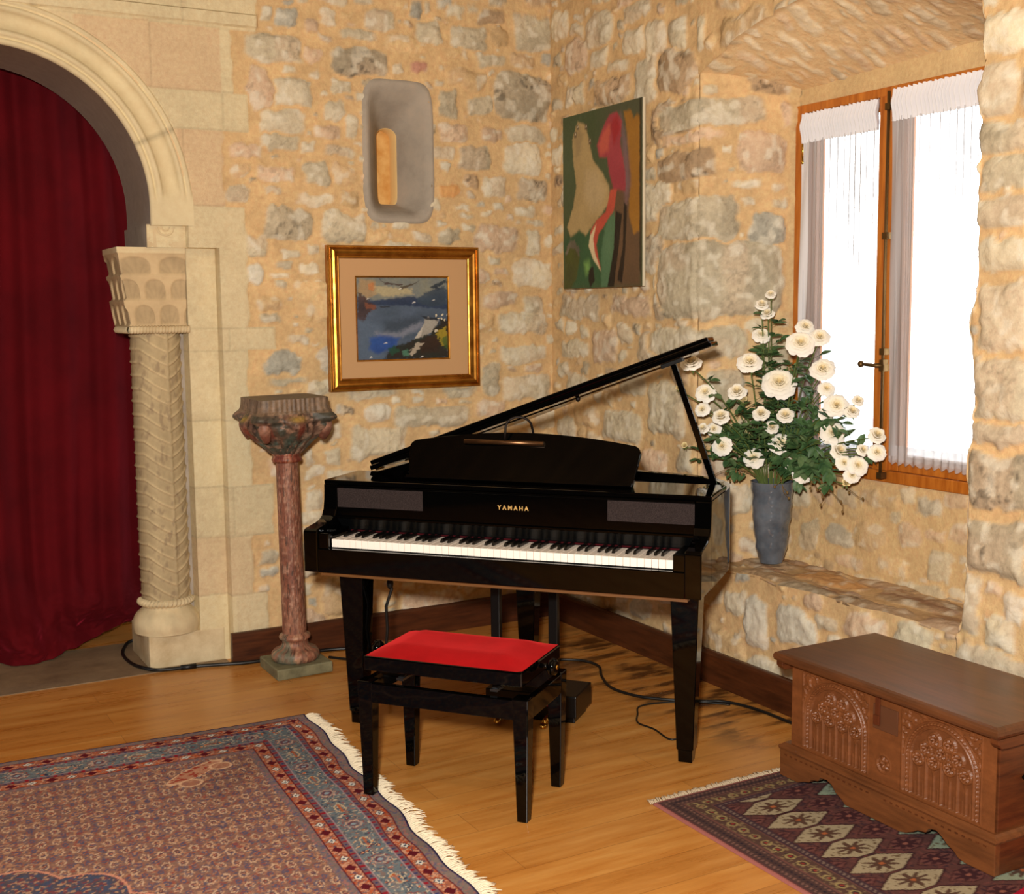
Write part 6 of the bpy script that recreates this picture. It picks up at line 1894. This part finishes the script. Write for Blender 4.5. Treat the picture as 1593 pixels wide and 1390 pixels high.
# thin drooping twigs with brown buds
for i, (x, y, z) in enumerate([(.02, -1.29, .86), (.08, -1.31, .84), (.20, -1.50, .80), (.27, -1.66, .79), (.29, -1.74, .77), (.31, -1.80, .81)]):
    e_ = Vector((x, y, z)); m_ = Vector((VX, VY, VZ + .34)); d_ = (e_ - m_); d_.z = 0
    pts = [Vector((VX, VY, VZ + .12)), m_ + d_.normalized() * .05]
    c_ = m_ + d_ * .6 + Vector((0, 0, .09))
    for k in range(1, 10): t = k / 9; pts.append(pts[1] * (1 - t) ** 2 + c_ * 2 * t * (1 - t) + e_ * t * t) if k == 1 else pts.append((m_ + d_.normalized() * .05) * (1 - t) ** 2 + c_ * 2 * t * (1 - t) + e_ * t * t)
    rt = empty('twig', tuple(pts[0]), 0, 'thin drooping brown twig with tiny buds hanging below the bouquet', 'twig', 'drooping twigs under the roses')
    sb = MB(); sb.tube(pts, [.002] * 6 + [.0012] * (len(pts) - 6), 5)
    bb = MB()
    for k in range(5):
        q = pts[-1 - k] + Vector((rf.uniform(-.02, .02), rf.uniform(-.02, .02), rf.uniform(-.03, -.005))); sb.tube([pts[-1 - k], q], .0009, 4); bb.ball(q, .0045, 8, 6, (1, 1, 1.5))
    for m2 in (sb, bb): m2.v = [tuple(Vector(q) - pts[0]) for q in m2.v]
    sb.build('stalk', M_twig, rt); bo = bb.build('buds', M_twig, rt); tag(bo, kind='stuff')

# ------------------------------------------------------------------ cables on the floor
def spline(pts, k=6):
    P = [Vector(p) for p in pts]; out = []
    for i in range(len(P) - 1):
        p0 = P[max(i - 1, 0)]; p1 = P[i]; p2 = P[i + 1]; p3 = P[min(i + 2, len(P) - 1)]
        for j in range(k):
            t = j / k
            out.append(.5 * ((2 * p1) + (-p0 + p2) * t + (2 * p0 - 5 * p1 + 4 * p2 - p3) * t * t + (-p0 + 3 * p1 - 3 * p2 + p3) * t ** 3))
    out.append(P[-1]); return out


def cable(pts, r, label, extra=None):
    z = r + .001
    m = MB(); m.tube(spline([(x, y, z + (.003 if (-1.99 < x < -1.63 and y > .02) else 0)) for x, y in pts]), r, 7)
    if extra: extra(m)
    o = m.build('cable', M_cable); tag(o, label, 'cable'); return o


cable([(-1.86, .56), (-1.95, .56), (-2.00, .47), (-2.03, .34), (-2.02, .17), (-1.97, .04), (-1.90, .015), (-1.80, .005), (-1.65, -.04), (-1.58, -.06), (-1.44, -.065), (-1.26, -.05), (-1.18, -.06), (-1.08, -.09), (-.95, -.10)],
      .008, 'black cable curling round the column plinth and running along the left wall', lambda m: m.tube([(-1.855, .010, .010), (-1.79, .004, .010)], .012, 8))
cable([(-1.24, -.16), (-1.18, -.235), (-1.10, -.30), (-.95, -.42), (-.7, -.52)], .006, 'short black cable behind the left piano leg')
cable([(-.62, -.62), (-.44, -.70), (-.36, -.74), (-.30, -.80), (-.29, -.90), (-.36, -1.03), (-.41, -1.18), (-.38, -1.32), (-.30, -1.42), (-.20, -1.50), (-.13, -1.55), (-.085, -1.68), (-.075, -1.86), (-.07, -2.0)],
      .006, 'black cable snaking over the floor from the pedals towards the chest')
cable([(-.13, -1.585), (-.21, -1.50), (-.33, -1.43), (-.44, -1.42), (-.50, -1.49), (-.555, -1.57), (-.545, -1.66), (-.56, -1.765), (-.53, -1.78), (-.46, -1.74)], .0035, 'thin black wire making a loop beside the right piano leg')
